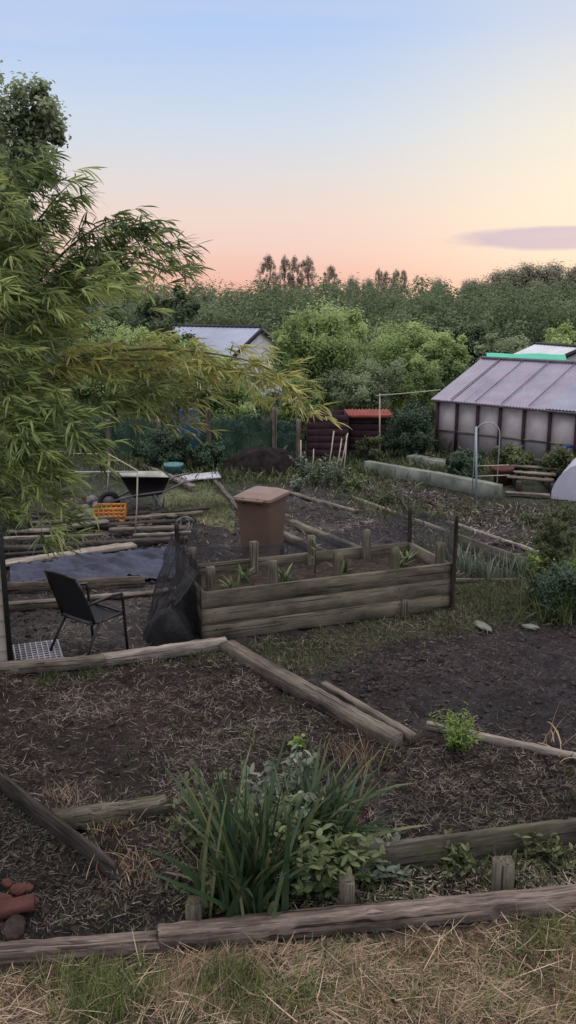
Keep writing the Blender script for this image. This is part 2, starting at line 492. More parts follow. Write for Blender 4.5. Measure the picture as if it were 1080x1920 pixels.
def sample_poly(poly, n, r=rng):
    poly = np.asarray(poly); lo = poly.min(0); hi = poly.max(0); out = []
    while sum(map(len, out)) < n:
        p = lo + r.random((n * 2, 2)) * (hi - lo)
        out.append(p[inpoly(p[:, 0], p[:, 1], poly)])
    return np.concatenate(out)[:n]

def on_ground(xy, dz=0.0):
    return np.column_stack([xy, ground_z(xy[:, 0], xy[:, 1]) + dz])

def gz1(x, y):
    return float(ground_z(np.array([x]), np.array([y]))[0])

# ------------------------------------------------------------------ planks
def plank_mb(L, W, Ht, seed=0, rough=0.006, chamfer=0.008, sag=0.0, mbx=None):
    r = np.random.default_rng(seed)
    n = max(4, int(L / 0.07))
    c = min(chamfer, W * .3, Ht * .3)
    w, h = W / 2, Ht / 2
    prof = np.array([[-w + c, -h], [w - c, -h], [w, -h + c], [w, h - c], [w - c, h], [-w + c, h], [-w, h - c], [-w, -h + c]])
    xs = np.linspace(-L / 2, L / 2, n)
    V = np.zeros((n, 8, 3))
    wob = fbm(xs * 1.5 + seed * 3.1, xs * 0 + seed, 3, 3) - .5
    wob2 = fbm(xs * 1.3 + seed * 7.7, xs * 0 + seed, 3, 8) - .5
    for i, x in enumerate(xs):
        V[i, :, 0] = x + r.normal(0, rough * .5, 8) * (1 if i in (0, n - 1) else 0)
        V[i, :, 1] = prof[:, 0] + wob[i] * rough * 2.5 + r.normal(0, rough * .5, 8)
        V[i, :, 2] = prof[:, 1] + wob2[i] * rough * 2.5 + r.normal(0, rough * .5, 8) - sag * (1 - (2 * x / L) ** 2)
    mb = mbx or MB()
    f = []
    for i in range(n - 1):
        for k in range(8):
            k2 = (k + 1) % 8
            f.append([i*8+k, i*8+k2, (i+1)*8+k2, (i+1)*8+k])
    for base, flip in ((0, 0), ((n - 1) * 8, 1)):
        for q in ([0, 1, 2, 7], [7, 2, 3, 6], [6, 3, 4, 5]):
            q = [base + a for a in q]
            f.append(q if flip else q[::-1])
    mb.add(V.reshape(-1, 3), f)
    return mb

_pl = [0]
def plank(name, p0, p1, W, Ht, mat, label=None, cat=None, group=None, parent=None, roll=0.0, rough=0.006, sag=0.0, chamfer=.008):
    """timber whose centre line runs p0 to p1 (world)"""
    _pl[0] += 1
    p0 = np.array(p0, float); p1 = np.array(p1, float)
    d = p1 - p0; L = np.linalg.norm(d)
    o = plank_mb(L, W, Ht, _pl[0], rough, chamfer, sag).build(name, M[mat] if isinstance(mat, str) else mat, parent)
    x = d / L; y = np.cross([0, 0, 1.0], x); y /= np.linalg.norm(y); z = np.cross(x, y)
    R = Matrix((x, y, z)).transposed() @ Matrix.Rotation(roll, 3, 'X')
    o.matrix_local = Matrix.Translation((p0 + p1) / 2) @ R.to_4x4()
    if label: tag(o, label, cat, group)
    return o

def gp(px, py, z):   # point whose foot is at the photo position, lifted by z
    p = g(px, py); p[2] = z; return p

def post(name, p, side, Ht, mat, label=None, cat=None, group=None, parent=None, rz=0.0, lean=(0, 0), buried=.05):
    _pl[0] += 1
    mb = MB(); r = np.random.default_rng(_pl[0])
    n = max(4, int(Ht / .06)); c = side * .1; w = side / 2
    prof = np.array([[-w+c,-w],[w-c,-w],[w,-w+c],[w,w-c],[w-c,w],[-w+c,w],[-w,w-c],[-w,-w+c]])
    zs = np.linspace(-buried, Ht, n); V = np.zeros((n, 8, 3))
    for i, z in enumerate(zs):
        V[i, :, :2] = prof + r.normal(0, .0022, (8, 2)); V[i, :, 2] = z + r.normal(0, .003, 8)
    f = []
    for i in range(n - 1):
        for k in range(8):
            k2 = (k + 1) % 8; f.append([i*8+k, i*8+k2, (i+1)*8+k2, (i+1)*8+k])
    b0 = (n - 1) * 8
    for q in ([0, 1, 2, 7], [7, 2, 3, 6], [6, 3, 4, 5]): f.append([b0 + a for a in q])
    # grain runs along local x in the wood shader: build lying along x, then stand it up
    V2 = V.reshape(-1, 3)[:, [2, 0, 1]]
    mb.add(V2, f)
    o = mb.build(name, M[mat] if isinstance(mat, str) else mat, parent)
    R = Matrix.Rotation(rz, 3, 'Z') @ Matrix.Rotation(lean[0], 3, 'Y') @ Matrix.Rotation(lean[1], 3, 'X') @ Matrix(((0, 1, 0), (0, 0, 1), (1, 0, 0)))
    o.matrix_local = Matrix.Translation(Vector(p)) @ R.to_4x4()
    if label: tag(o, label, cat, group)
    return o

def rod(name, pts, r, mat, label=None, cat=None, group=None, parent=None, sides=6):
    pts = np.asarray(pts, float); o0 = pts[0].copy()
    mb = MB(); mb.tube(pts - o0, r, sides)
    o = mb.build(name, M[mat], parent, True); o.location = o0
    if label: tag(o, label, cat, group)
    return o

# ================================================================== FOREGROUND TIMBERS
def sleeper(a, b, W, Ht, label, seed_rough=.008, lift=0.):
    p0 = gp(*a, Ht * .42); p1 = gp(*b, Ht * .42 + lift)
    return plank('timber_sleeper', p0, p1, W, Ht, 'wood_red', label, 'sleeper', None, None, 0.0, seed_rough)
sleeper((-60, 1803), (300, 1774), .1, .085, 'weathered reddish sleeper along the dry grass, running in from the left photo edge')
sleeper((299, 1773), (1400, 1674), .11, .115, 'weathered reddish sleeper along the dry grass, running out at the right photo edge', .008, .045)
stk = [((363, 1722), .085, .2, 'short square stake by the sleeper, left of the iris clump'),
       ((652, 1688), .09, .22, 'short square stake by the sleeper, just right of the iris clump'),
       ((947, 1658), .11, .24, 'widest square stake by the sleeper, in front of the right board')]
for (p, s, h, lb) in stk:
    q = g(*p, .12); q[2] = 0; q[1] += s / 2
    post('stake', q, s, h, 'wood_moss', lb, 'stake', 'stakes holding the front sleeper', rz=random.uniform(-.15, .15))
plank('edging_board', gp(655, 1645, .11), gp(1400, 1543, .11), .045, .2, 'wood_moss',
      'mossy board on edge holding back soil, between iris clump and right photo edge', 'board')
plank('support_peg', gp(832, 1622, .05), gp(834, 1621, .19), .05, .05, 'wood_moss', 'small mossy peg against the front of the right edging board', 'peg')
plank('edging_board', gp(-40, 1452, .08), gp(222, 1660, .06), .035, .2, 'wood_dark',
      'dark board on edge slanting down from the left photo edge', 'board', roll=.12)
plank('rotten_log', gp(98, 1560, .07), gp(312, 1520, .05), .12, .12, 'wood_moss',
      'earth covered old timber butting the slanting dark board at left', 'timber', rough=.015)
# split pale chip at the end of the slanting board
mb = MB(); mb.add([[0, 0, 0], [.07, -.03, .01], [.03, .02, .11], [.0, .035, .02]], [[0, 1, 2, 2], [0, 2, 3, 3], [1, 3, 2, 2], [0, 3, 1, 1]])
o = mb.build('wood_chip', M['wood_pale']); o.location = gp(207, 1660, .05); tag(o, 'pale triangular splinter at the lower end of the dark slanting board', 'wood chip')
# middle sleepers
plank('timber_sleeper', gp(425, 1222, .06), gp(742, 1404, .05), .15, .12, 'wood_grey',
      'long grey sleeper slanting from the raised bed corner down towards the iris', 'sleeper')
plank('edging_board', gp(606, 1292, .04), gp(775, 1392, .03), .07, .08, 'wood_grey',
      'narrow grey timber lying alongside the long slanting sleeper', 'board')
plank('edging_batten', gp(800, 1368, .04), gp(1300, 1478, .04), .045, .07, 'wood_pale',
      'thin pale batten edging the right hand soil, by the feathery green plant', 'batten')
plank('edging_board', gp(-60, 1268, .05), gp(196, 1250, .06), .09, .11, 'wood_grey',
      'grey timber edging in front of the chair, nearest the cream shed', 'board')
plank('edging_board', gp(192, 1249, .06), gp(424, 1218, .07), .09, .12, 'wood_pale',
      'pale timber edging between chair and raised bed corner', 'board')

# ================================================================== RAISED BED
A = g(385, 1205); B = g(842, 1142)
AB = (B - A); LEN = np.linalg.norm(AB); rzb = math.atan2(AB[1], AB[0]); DEP = 1.0; HB = .55
bed = empty('raised_bed', A, rzb, 'large raised bed of stacked brown boards with square inner posts', 'raised bed')
def bedplank(p0, p1, W, Ht, name='board'):
    plank(name, p0, p1, W, Ht, 'wood_bed', parent=bed, rough=.0012, chamfer=.003)
hb = HB / 3
for k in range(3):
    z = hb * (k + .5)
    bedplank((-.03, .02, z), (LEN + .01, .02 + .003 * k, z + .003), .045, hb - .003)
    bedplank((.0, .045, z), (.0, DEP - .03, z), .045, hb - .004)
    bedplank((LEN - .0, .045, z), (LEN - .0, DEP - .03, z), .045, hb - .004)
    bedplank((-.02, DEP, z), (LEN + .02, DEP, z), .045, hb - .004)
mbs = MB(); mbs.tube([[0, 0, 0], [0, -.004, 0]], .007, 7)
screw = None
for k in range(3):
    for fx in (.035, .27, .53, .77, .97):
        for dz in (-.045, .045):
            if screw is None: screw = mbs.build('screw', M['bin_dark'], bed); sw = screw
            else: sw = screw.copy(); COL.objects.link(sw); sw.parent = bed
            sw.location = (fx * LEN + .02 * math.sin(k * 5 + fx * 9 + dz * 30), -.003 + .003 * k, hb * (k + .5) + dz)
post('post', (LEN - .6, -.03, 0), .06, .2, 'wood_bed', parent=bed)
for fx in (.035, .27, .53, .77, .97):
    post('post', (fx * LEN, .1, .3), .09, .48, 'wood_moss', parent=bed, rz=random.uniform(-.1, .1))
for fx in (.04, .29, .535, .78):
    post('post', (fx * LEN, DEP - .1, .3), .085, .48, 'wood_moss', parent=bed, rz=random.uniform(-.1, .1))
u = np.linspace(.03, LEN - .03, 90); v = np.linspace(.045, DEP - .03, 34)
U, V_ = np.meshgrid(u, v, indexing='ij')
Zs = .43 + .09 * (fbm(U * 5, V_ * 5, 4, 3) - .5) + .05 * (fbm(U * 16, V_ * 16, 3, 9) - .5)
mb = MB(); mb.grid(np.stack([U, V_, Zs], -1)); mb.build('soil', M['bedsoil'], bed, True)
ca, sa = math.cos(rzb), math.sin(rzb)
def bedw(x, y, z): return np.array([A[0] + ca * x - sa * y, A[1] + sa * x + ca * y, z])
# net poles and netting
polesB = [(.0, .0, 1.0), (-.03, DEP, 1.05), (LEN + .03, -.02, 1.12), (LEN, DEP, 1.0)]
pl_lab = ['dark net pole at the near left corner of the raised bed, inside black netting', 'dark net pole at the far left corner of the raised bed, behind black netting',
          'tallest dark net pole, at the near right corner of the raised bed', 'dark net pole at the far right corner of the raised bed']
for (x, y, z), lb in zip(polesB, pl_lab):
    if x < LEN * .5 and y < .5: continue
    post('net_pole', bedw(x, y, 0), .045, z, 'wood_dark', lb, 'pole', 'poles that hold the netting of the raised bed')
def net(name, corners, mat, label, seed, fold=.05, nu=60, nv=40):
    c = [np.array(q, float) for q in corners]     # bl br tr tl
    s = np.linspace(0, 1, nu)[:, None, None]; t = np.linspace(0, 1, nv)[None, :, None]
    P = (1 - t) * ((1 - s) * c[0] + s * c[1]) + t * ((1 - s) * c[3] + s * c[2])
    S, T = np.meshgrid(np.linspace(0, 1, nu), np.linspace(0, 1, nv), indexing='ij')
    nrm = np.cross(c[1] - c[0], c[3] - c[0]); nrm /= np.linalg.norm(nrm)
    f1 = (fbm(S * 9 + seed, T * 2.0, 3, seed) - .5) * 2
    P = P + (f1 * fold)[..., None] * nrm
    P[..., 2] -= (.1 * np.sin(PI * S) * T * np.linalg.norm(c[2] - c[3]) * .5)
    P[..., 2] = np.maximum(P[..., 2], .015)
    mb = MB(); mb.grid(P - c[0]); o = mb.build(name, M[mat], None, True); o.location = c[0]
    return tag(o, label, 'netting', 'black netting on the raised bed')
net('netting', [bedw(-.03, -.06, .0), bedw(-.06, DEP, .0), bedw(-.03, DEP, 1.05), bedw(-.02, .05, .8)], 'netblack', 'black netting hung over the near left end of the raised bed', 3)
net('netting', [bedw(-.55, .1, .0), bedw(-.5, .75, .0), bedw(-.07, .95, .95), bedw(-.07, .02, .75)], 'netblack', 'loose outer fold of black netting sagging beside the left end of the bed', 5, .08)
net('netting', [bedw(.12, DEP + .03, .45), bedw(LEN, DEP + .03, .45), bedw(LEN, DEP + .03, .95), bedw(.12, DEP + .03, .75)], 'netthin', 'thin netting stretched along the back of the raised bed', 8, .02)
net('netting', [bedw(LEN + .05, -.02, .3), bedw(LEN + .05, DEP, .3), bedw(LEN + .05, DEP, 1.0), bedw(LEN + .05, -.02, 1.1)], 'netthin', 'thin netting across the right end of the raised bed', 9, .02)
# heap of bundled netting on the ground by the left end
mb = MB(); th = np.linspace(0, 2 * PI, 40); ph = np.linspace(0, PI / 2, 16)
TH, PH = np.meshgrid(th, ph, indexing='ij')
rr = 1 + .5 * (fbm(np.cos(TH) * 2 + 5, np.sin(TH) * 2 + PH * 2, 3, 4) - .5)
mb.grid(np.stack([rr * .26 * np.cos(TH) * np.cos(PH), rr * .24 * np.sin(TH) * np.cos(PH), rr * .42 * np.sin(PH) - .02], -1))
o = mb.build('netting_bundle', M['netblack'], None, True); o.location = bedw(-.3, .2, .0)
tag(o, 'dark bundle of netting heaped on the ground between chair and raised bed', 'netting')
# small things growing in the bed
for i, (fx, fy) in enumerate(((.14, .35), (.22, .6), (.36, .45), (.62, .5), (.86, .45), (.92, .7))):
    mb = MB(); r = np.random.default_rng(i + 50)
    ribbons(mb, r.normal(0, .03, (16, 3)) * [1, 1, 0], r.random(16) * 6.28, .1 + .12 * r.random(16), .03, r.random(16) * .9, .6, r.random(16), 3, 'leaf')
    o = mb.build('seedling', M['leafy']); o.location = bedw(fx * LEN, fy, .43)
    tag(o, 'small green seedling in the soil of the raised bed', 'seedling', 'seedlings in the raised bed')
mb = MB(); mb.tube([[0, 0, 0], [.01, .01, .2], [0, .02, .42]], [.008, .006, .003], 5)
r = np.random.default_rng(4)
o = empty('sapling', bedw(.5 * LEN, .55, .43), 0, 'thin bare sapling standing in the middle of the raised bed', 'sapling')
mb.build('stem', M['bark'], o)
mb = MB(); ribbons(mb, np.column_stack([r.normal(0, .01, 14), r.normal(0, .01, 14), .12 + .3 * r.random(14)]), r.random(14) * 6.28, .06 + .04 * r.random(14), .025, 1.0, .6, r.random(14), 3, 'leaf'); mb.build('leaves', M['leafy'], o)

# ================================================================== WHEELIE BIN
bp = g(492, 1052)
wb = empty('wheelie_bin', bp, math.radians(-24), 'brown plastic wheelie bin with a faded lid behind the raised bed', 'wheelie bin'); wb.scale = (.93, .93, .97)
def frustum(mb, w0, d0, w1, d1, z0, z1, n=10, bev=.04, y1=0.0):
    rings = []
    for k in range(n + 1):
        t = k / n; w = (w0 + (w1 - w0) * t) / 2; d = (d0 + (d1 - d0) * t) / 2; z = z0 + (z1 - z0) * t
        pts = []
        for cx, cy, a0 in ((1, 1, 0), (-1, 1, 90), (-1, -1, 180), (1, -1, 270)):
            for a in (0, 30, 60, 90):
                an = math.radians(a0 + a)
                pts.append([cx * (w - bev) + bev * math.cos(an), cy * (d - bev) + bev * math.sin(an) + y1 * t, z])
        rings.append(pts)
    R = np.array(rings); R = np.concatenate([R, R[:, :1]], 1); mb.grid(R.transpose(1, 0, 2)[::-1])
    for k, fl in ((0, 1), (n, 0)):
        q = R[k][:-1]; c = q.mean(0); m = len(q)
        V = np.vstack([q, c]); f = [[i, (i + 1) % m, m, m] if not fl else [(i + 1) % m, i, m, m] for i in range(m)]
        mb.add(V, f)
mb = MB(); frustum(mb, .43, .5, .53, .64, .02, .92); 
body = mb.build('body', M['bin'], wb, True)
mb = MB(); frustum(mb, .56, .67, .58, .69, .885, .935, 2, .045); mb.build('rim', M['bin'], wb, True)
mb = MB(); frustum(mb, .60, .74, .59, .73, .94, .975, 2, .05); frustum(mb, .58, .71, .40, .46, .976, 1.03, 4, .05)
mb.box((0, -.40, .955), (.42, .06, .03))
lid = mb.build('lid', M['bin_lid'], wb, True)
for sx in (-1, 1):
    mb = MB(); mb.tube([[sx * .12, -.355, .9], [sx * .12, -.39, .985]], .018); mb.build('lid_handle', M['bin'], wb, True)
    wh = MB(); a = np.linspace(0, 2 * PI, 25)
    wh.tube([[sx * .22, .24, .1], [sx * .265, .24, .1]], .1, 20)
    mwh = wh.build('wheel', M['bin_dark'], wb, True)
    mb = MB(); mb.tube([[sx * .266, .24, .1], [sx * .272, .24, .1]], .05, 14); mb.build('hub', M['steel'], mwh, True)
mb = MB(); mb.tube([[-.24, .37, .93], [.24, .37, .93]], .017); mb.tube([[-.24, .33, .9], [-.24, .375, .935]], .017); mb.tube([[.24, .33, .9], [.24, .375, .935]], .017)
mb.build('handle', M['bin'], wb, True)

# ================================================================== GARDEN CHAIR (seen from behind)
cp = g(168, 1222)
fwd = math.radians(52)
ch = empty('garden_chair', cp, fwd - PI / 2, 'black metal garden chair with dark sling back, turned away beside the shed', 'chair')
# local: +y forward, x right; width .52
hw = .25
def bent(name, pts, r, parent=ch): 
    mb = MB(); mb.tube(pts, r, 8); return mb.build(name, M['black_metal'], parent, True)
for sx in (-1, 1):
    bent('back_upright', [[sx*hw, -.12, .40], [sx*hw, -.17, .55], [sx*hw*.98, -.25, .76], [sx*hw*.92, -.30, .89]], .014)
    bent('rear_leg', [[sx*hw, -.02, .43], [sx*hw*1.02, -.16, .24], [sx*hw*1.08, -.30, 0]], .014)
    bent('front_leg', [[sx*(hw+.02), .27, .0], [sx*(hw+.02), .25, .3], [sx*(hw+.02), .235, .57], [sx*(hw+.02), .215, .63]], .015)
    bent('armrest', [[sx*(hw+.02), .235, .615], [sx*(hw+.025), .1, .635], [sx*(hw+.02), -.1, .62], [sx*hw, -.19, .60]], .016)
    bent('seat_rail', [[sx*(hw+.01), .25, .41], [sx*hw, .0, .395], [sx*hw, -.13, .40]], .013)
bent('top_rail', [[-hw*.92, -.30, .89], [-.1, -.312, .905], [.1, -.312, .905], [hw*.92, -.30, .89]], .014)
bent('front_rail', [[-hw - .01, .25, .41], [hw + .01, .25, .41]], .013)
bent('stretcher', [[-hw, -.13, .38], [hw, -.13, .38]], .011)
S = np.linspace(-1, 1, 13); T = np.linspace(0, 1, 12); SS, TT = np.meshgrid(S, T, indexing='ij')
yb = np.interp(TT, [0, .2, .6, 1], [-.12, -.17, -.25, -.30]); zb = np.interp(TT, [0, .2, .6, 1], [.41, .53, .75, .895])
sagb = .035 * (1 - SS ** 2)
mb = MB(); P = np.stack([SS * hw * (1 - .06 * TT), yb - sagb * .5, zb], -1); mb.grid(P); P2 = P.copy(); P2[..., 1] += .006; mb.grid(P2[::-1]); mb.build('backrest', M['sling'], ch, True)
yb = -.12 + .37 * TT; mb = MB(); P = np.stack([SS * hw, yb, .40 + .01 * TT - .03 * (1 - SS ** 2)], -1); mb.grid(P); P2 = P.copy(); P2[..., 2] += .006; mb.grid(P2[::-1]); mb.build('seat', M['sling'], ch, True)

# ================================================================== CREAM SHED at the left edge
sc = g(23, 1254)
SW, SD, SHH = 2.0, 1.6, 2.05
shed = empty('garden_shed', sc, math.radians(21), 'cream boarded shed with a dark corner strip at the left photo edge', 'shed')
mb = MB()
for k in range(13):
    z0 = .04 + k * .155
    mb.add([[-SW, .0, z0], [-.03, .0, z0], [-.03, .012, z0 + .15], [-SW, .012, z0 + .15], [-SW, .012, z0 + .158], [-.03, .012, z0 + .158]], [[0, 1, 2, 3], [3, 2, 5, 4]])
mb.box((-SW / 2 - .02, .045, SHH / 2), (SW - .06, .05, SHH - .06))
mb.build('front_wall', M['cream'], shed)
mb = MB(); mb.box((-.045, SD / 2, SHH / 2), (.05, SD - .1, SHH - .06)); mb.build('side_wall', M['cream'], shed)
mb = MB(); mb.box((-SW / 2, SD, SHH / 2), (SW - .1, .05, SHH - .06)); mb.build('back_wall', M['cream'], shed)
mb = MB(); mb.box((-.012, .02, SHH / 2 - .02), (.05, .075, SHH - .02)); mb.build('corner_trim', M['trim'], shed)
mb = MB(); mb.box((-SW / 2, SD / 2, SHH + .02), (SW + .2, SD + .25, .05)); mb.build('roof', M['darkedge'], shed)
# honeycomb mat
mb = MB(); mp_ = g(55, 1243)
for i in range(9):
    mb.box((-.22 + i * .055, 0, .01), (.012, .5, .02))
for j in range(9):
    mb.box((0, -.24 + j * .06, .008), (.47, .012, .015))
o = mb.build('grid_mat', M['sheet']); o.location = (mp_[0] + .02, mp_[1] + .22, .02); o.rotation_euler = (0, 0, .35); tag(o, 'pale lattice mat on the ground between shed corner and chair', 'mat')

# ================================================================== TIMBER PILE, TARP, CRATE, BARROW
def gpl(a, b, W, Ht, mat, label, z=None, name='plank', roll=0., sag=0., group='old planks lying left of the bin'):
    z = Ht / 2 + .01 if z is None else z
    return plank(name, gp(*a, z), gp(*b, z), W, Ht, mat, label, 'plank', group, None, roll, .008, sag)
gpl((-60, 1077), (252, 1030), .2, .05, 'wood_pale', 'widest pale plank, slanting along the back of the blue grey tarpaulin', .07)
gpl((-60, 1040), (352, 1018), .14, .06, 'wood_dark', 'long dark plank just behind the pale slanting one', .06)
gpl((-60, 1012), (108, 1006), .09, .05, 'wood_pale', 'short pale plank end beside the shed, under the bamboo tips', .1)
gpl((-60, 1024), (100, 1020), .06, .05, 'wood_pale', 'thin pale lath in front of the short plank beside the shed', .1)
gpl((110, 1004), (203, 991), .12, .05, 'wood_pale', 'pale pointed plank end in the middle of the timber pile', .12)
gpl((40, 1000), (368, 982), .16, .07, 'wood_dark', 'dark broad plank across the pile below the orange crate', .05)
gpl((205, 1004), (352, 998), .15, .05, 'wood_grey', 'grey plank right of the pale pointed one, under the thin upright cane', .08)
gpl((150, 985), (380, 967), .1, .05, 'wood_grey', 'grey plank just below the orange crate, reaching towards the bin', .06)
gpl((230, 973), (392, 960), .07, .05, 'wood_dark', 'thin dark plank at the back of the pile, right of the crate', .06)
gpl((-60, 1118), (272, 1100), .05, .13, 'wood_grey', 'grey beam on edge along the front of the tarpaulin behind the chair', .075, 'beam')
gpl((-60, 1150), (140, 1136), .12, .09, 'wood_grey', 'short grey beam on the ground between shed and chair back', .05, 'beam')
gpl((150, 1128), (345, 1112), .08, .05, 'wood_pale', 'pale lath on the ground behind the chair, in front of the long beam', .04)
gpl((268, 880), (362, 922), .12, .06, 'wood_pale', 'pale plank pointing down from the wheelbarrow across the straw path', .1, group=None)
gpl((400, 900), (452, 962), .08, .05, 'wood_grey', 'grey edging plank between straw path and wheelie bin', None, group=None)
for k, (a, b_, w_, mt, lb) in enumerate((
    ((-60, 1052), (180, 1034), .08, 'wood_dark', 'dark lath between the pale slanting plank and the long dark one'),
    ((30, 1018), (190, 1012), .06, 'wood_grey', 'thin grey lath lying under the bamboo tips beside the long dark plank'),
    ((60, 992), (215, 980), .09, 'wood_grey', 'grey plank behind the pale pointed one, left of the orange crate'),
    ((220, 992), (330, 985), .07, 'wood_pale', 'short pale lath on the broad dark plank under the upright cane'),
    ((250, 1012), (358, 1006), .06, 'wood_pale', 'thin pale lath near the right end of the long dark plank'),
    ((20, 975), (170, 968), .1, 'wood_dark', 'dark plank at the back of the pile, left of the orange crate'),
    ((262, 966), (330, 975), .06, 'wood_grey', 'short grey offcut lying crooked right of the orange crate'),
    ((290, 1122), (372, 1106), .06, 'wood_grey', 'grey offcut at the right front corner of the tarpaulin'))):
    gpl(a, b_, w_, .04, mt, lb, .05 + .02 * (k % 3))
# tarpaulin
TP = wpoly([(18, 1102), (18, 1072), (245, 1038), (345, 1030), (338, 1090), (270, 1094)])
lo = TP.min(0); hi = TP.max(0)
u = np.linspace(lo[0] - .02, hi[0] + .02, 130); v = np.linspace(lo[1], hi[1], 60); U, V_ = np.meshgrid(u, v, indexing='ij')
w_ = (U * .55 + V_ * .9)
Zt = .035 + .13 * np.abs(fbm(w_ * 6, (U - V_) * 1.1, 4, 61) - .5) * 2 + .02 * fbm(U * 14, V_ * 14, 3, 63)
ins = inpoly(U, V_, TP)
mb = MB(); idx = np.arange(U.size).reshape(U.shape)
q = np.stack([idx[:-1, :-1], idx[1:, :-1], idx[1:, 1:], idx[:-1, 1:]], -1)[ins[:-1, :-1] & ins[1:, 1:]]
c0 = np.array([lo[0], lo[1], 0])
mb.add(np.stack([U, V_, Zt], -1).reshape(-1, 3) - c0, q)
tm, nt, b, _o = newmat('plastic_sheet')
n = noise_node(nt, 3, 5, .6, coord(nt)); r = ramp(nt, [(.3, (.018, .02, .036)), (.7, (.06, .066, .11))]); nt.links.new(n.outputs[0], r.inputs[0]); nt.links.new(r.outputs[0], b.inputs[0])
b.inputs['Roughness'].default_value = .5; b.inputs['Specular IOR Level'].default_value = .22
o = mb.build('tarpaulin', tm, None, True); o.location = c0
tag(o, 'crumpled blue grey plastic sheet spread over the ground behind the chair', 'tarpaulin')

# orange crate
cq = g(207, 976)
cr = empty('plastic_crate', cq, .05, 'orange slatted plastic crate on the timber pile under the bamboo', 'crate')
cw, cd, chh = .5, .34, .25
mb = MB(); mb.box((0, 0, .012), (cw - .03, cd - .03, .02)); mb.build('base', M['orange'], cr)
for nm, ax, s in (('front_side', 0, -1), ('back_side', 0, 1), ('left_side', 1, -1), ('right_side', 1, 1)):
    mb = MB(); Lx = cw if ax == 0 else cd - .03; off = s * (cd / 2 if ax == 0 else cw / 2)
    def bx(c, sz):
        if ax == 0: mb.box((c[0], off, c[1]), (sz[0], .012, sz[1]))
        else: mb.box((off, c[0], c[1]), (.012, sz[0], sz[1]))
    for z, hgt in ((.03, .05), (.105, .03), (.165, .03), (.225, .05)): bx((0, z), (Lx, hgt))
    for k in range(7):
        x = -Lx / 2 + .012 + k * (Lx - .024) / 6; bx((x, chh / 2), (.022, chh - .002))
    o = mb.build(nm, M['orange'], cr)
    o.scale = (1, 1, 1)
def rock(name, p, s, mat, label, cat, group=None, seed=0):
    bm = bmesh.new(); bmesh.ops.create_icosphere(bm, subdivisions=3, radius=1)
    r = np.random.default_rng(seed); sc_ = r.uniform(.7, 1.1, 3)
    for v in bm.verts:
        n_ = v.co.normalized(); k = 1 + .5 * (float(fbm(np.array([n_.x * 1.4 + seed]), np.array([n_.y * 1.4 + n_.z * 1.7]), 3, seed)[0]) - .5)
        v.co = Vector((n_.x * s[0] * sc_[0] * k, n_.y * s[1] * sc_[1] * k, n_.z * s[2] * k))
    me = bpy.data.meshes.new(name); bm.to_mesh(me); bm.free(); me.materials.append(M[mat])
    o = bpy.data.objects.new(name, me); COL.objects.link(o); o.location = (p[0], p[1], p[2] + s[2] * .6); o.rotation_euler = (0, 0, r.random() * 6)
    return tag(o, label, cat, group)
for i, (px, py, s) in enumerate(((168, 972, .12), (182, 955, .11), (160, 958, .1), (150, 976, .1), (200, 945, .1), (218, 944, .12), (172, 942, .11))):
    rock('stone', g(px, py), (s, s * .8, s * .75), 'stone', 'rounded grey stone in the rubble heap beside the orange crate', 'stone', 'stones heaped beside the orange crate', i + 1)
# coil of pipe
mb = MB(); cpz = g(343, 1000)
for k in range(4):
    a = np.linspace(0, 2 * PI, 26); rr = .1 + .02 * math.sin(k * 2.1)
    mb.tube(np.column_stack([rr * np.cos(a) + .02 * k, .05 * np.sin(a * 2 + k) + .03 * k, .14 + rr * np.sin(a)]), .012, 6, cap=False)
o = mb.build('pipe_coil', M['stone'], None, True); o.location = cpz; tag(o, 'loose coil of grey pipe at the right end of the timber pile', 'pipe')

# wheelbarrow
wq = g(272, 957)
wbar = empty('wheelbarrow', wq, math.radians(-160), 'old pale green wheelbarrow standing beyond the orange crate', 'wheelbarrow')
# local +x = towards wheel
mb = MB()
rim = np.array([[-.38, -.3, .6], [.42, -.24, .66], [.42, .24, .66], [-.38, .3, .6]]); bot = np.array([[-.26, -.2, .3], [.2, -.16, .26], [.2, .16, .26], [-.26, .2, .3]])
lip = rim + np.array([[-.04, -.03, .0], [.04, -.03, 0], [.04, .03, 0], [-.04, .03, 0]])
V = np.vstack([bot, rim, lip]); f = [[0, 1, 2, 3]]
for k in range(4):
    k2 = (k + 1) % 4; f += [[k, k2, 4 + k2, 4 + k], [4 + k, 4 + k2, 8 + k2, 8 + k]]
mb.add(V, f); tray = mb.build('tray', M['bin_dark'], wbar)
mb = MB(); V2 = V.copy(); V2[:4] = V2[4:8] * [.8, .8, 1] - [0, 0, .1]; V2[:8] *= [.97, .97, 1]; V2[:, 2] += .004; mb.add(V2[:8], f[0:1] + f[1::2]); mb.build('tray_lining', M['barrow'], wbar)
for s in (-1, 1):
    mb = MB(); mb.tube([[.62, s * .05, .2], [.2, s * .17, .31], [-.3, s * .25, .36], [-.62, s * .28, .5], [-.85, s * .29, .53]], .018, 8); mb.build('handle', M['steel'], wbar, True)
    mb = MB(); mb.tube([[-.12, s * .2, .34], [-.25, s * .24, .05], [-.25, s * .24, .0]], .016, 8); mb.tube([[-.3, s * .25, .36], [-.25, s * .24, .05]], .014, 8); mb.build('leg', M['steel'], wbar, True)
wl = empty('wheel', (.6, 0, .19)); wl.parent = wbar
mb = MB(); a = np.linspace(0, 2 * PI, 29); mb.tube(np.column_stack([.15 * np.cos(a), 0 * a, .15 * np.sin(a)]), .042, 10, cap=False); mb.build('tyre', M['bin_dark'], wl, True)
mb = MB(); mb.tube([[0, -.03, 0], [0, .03, 0]], .11, 20); mb.build('rim', M['steel'], wl, True)

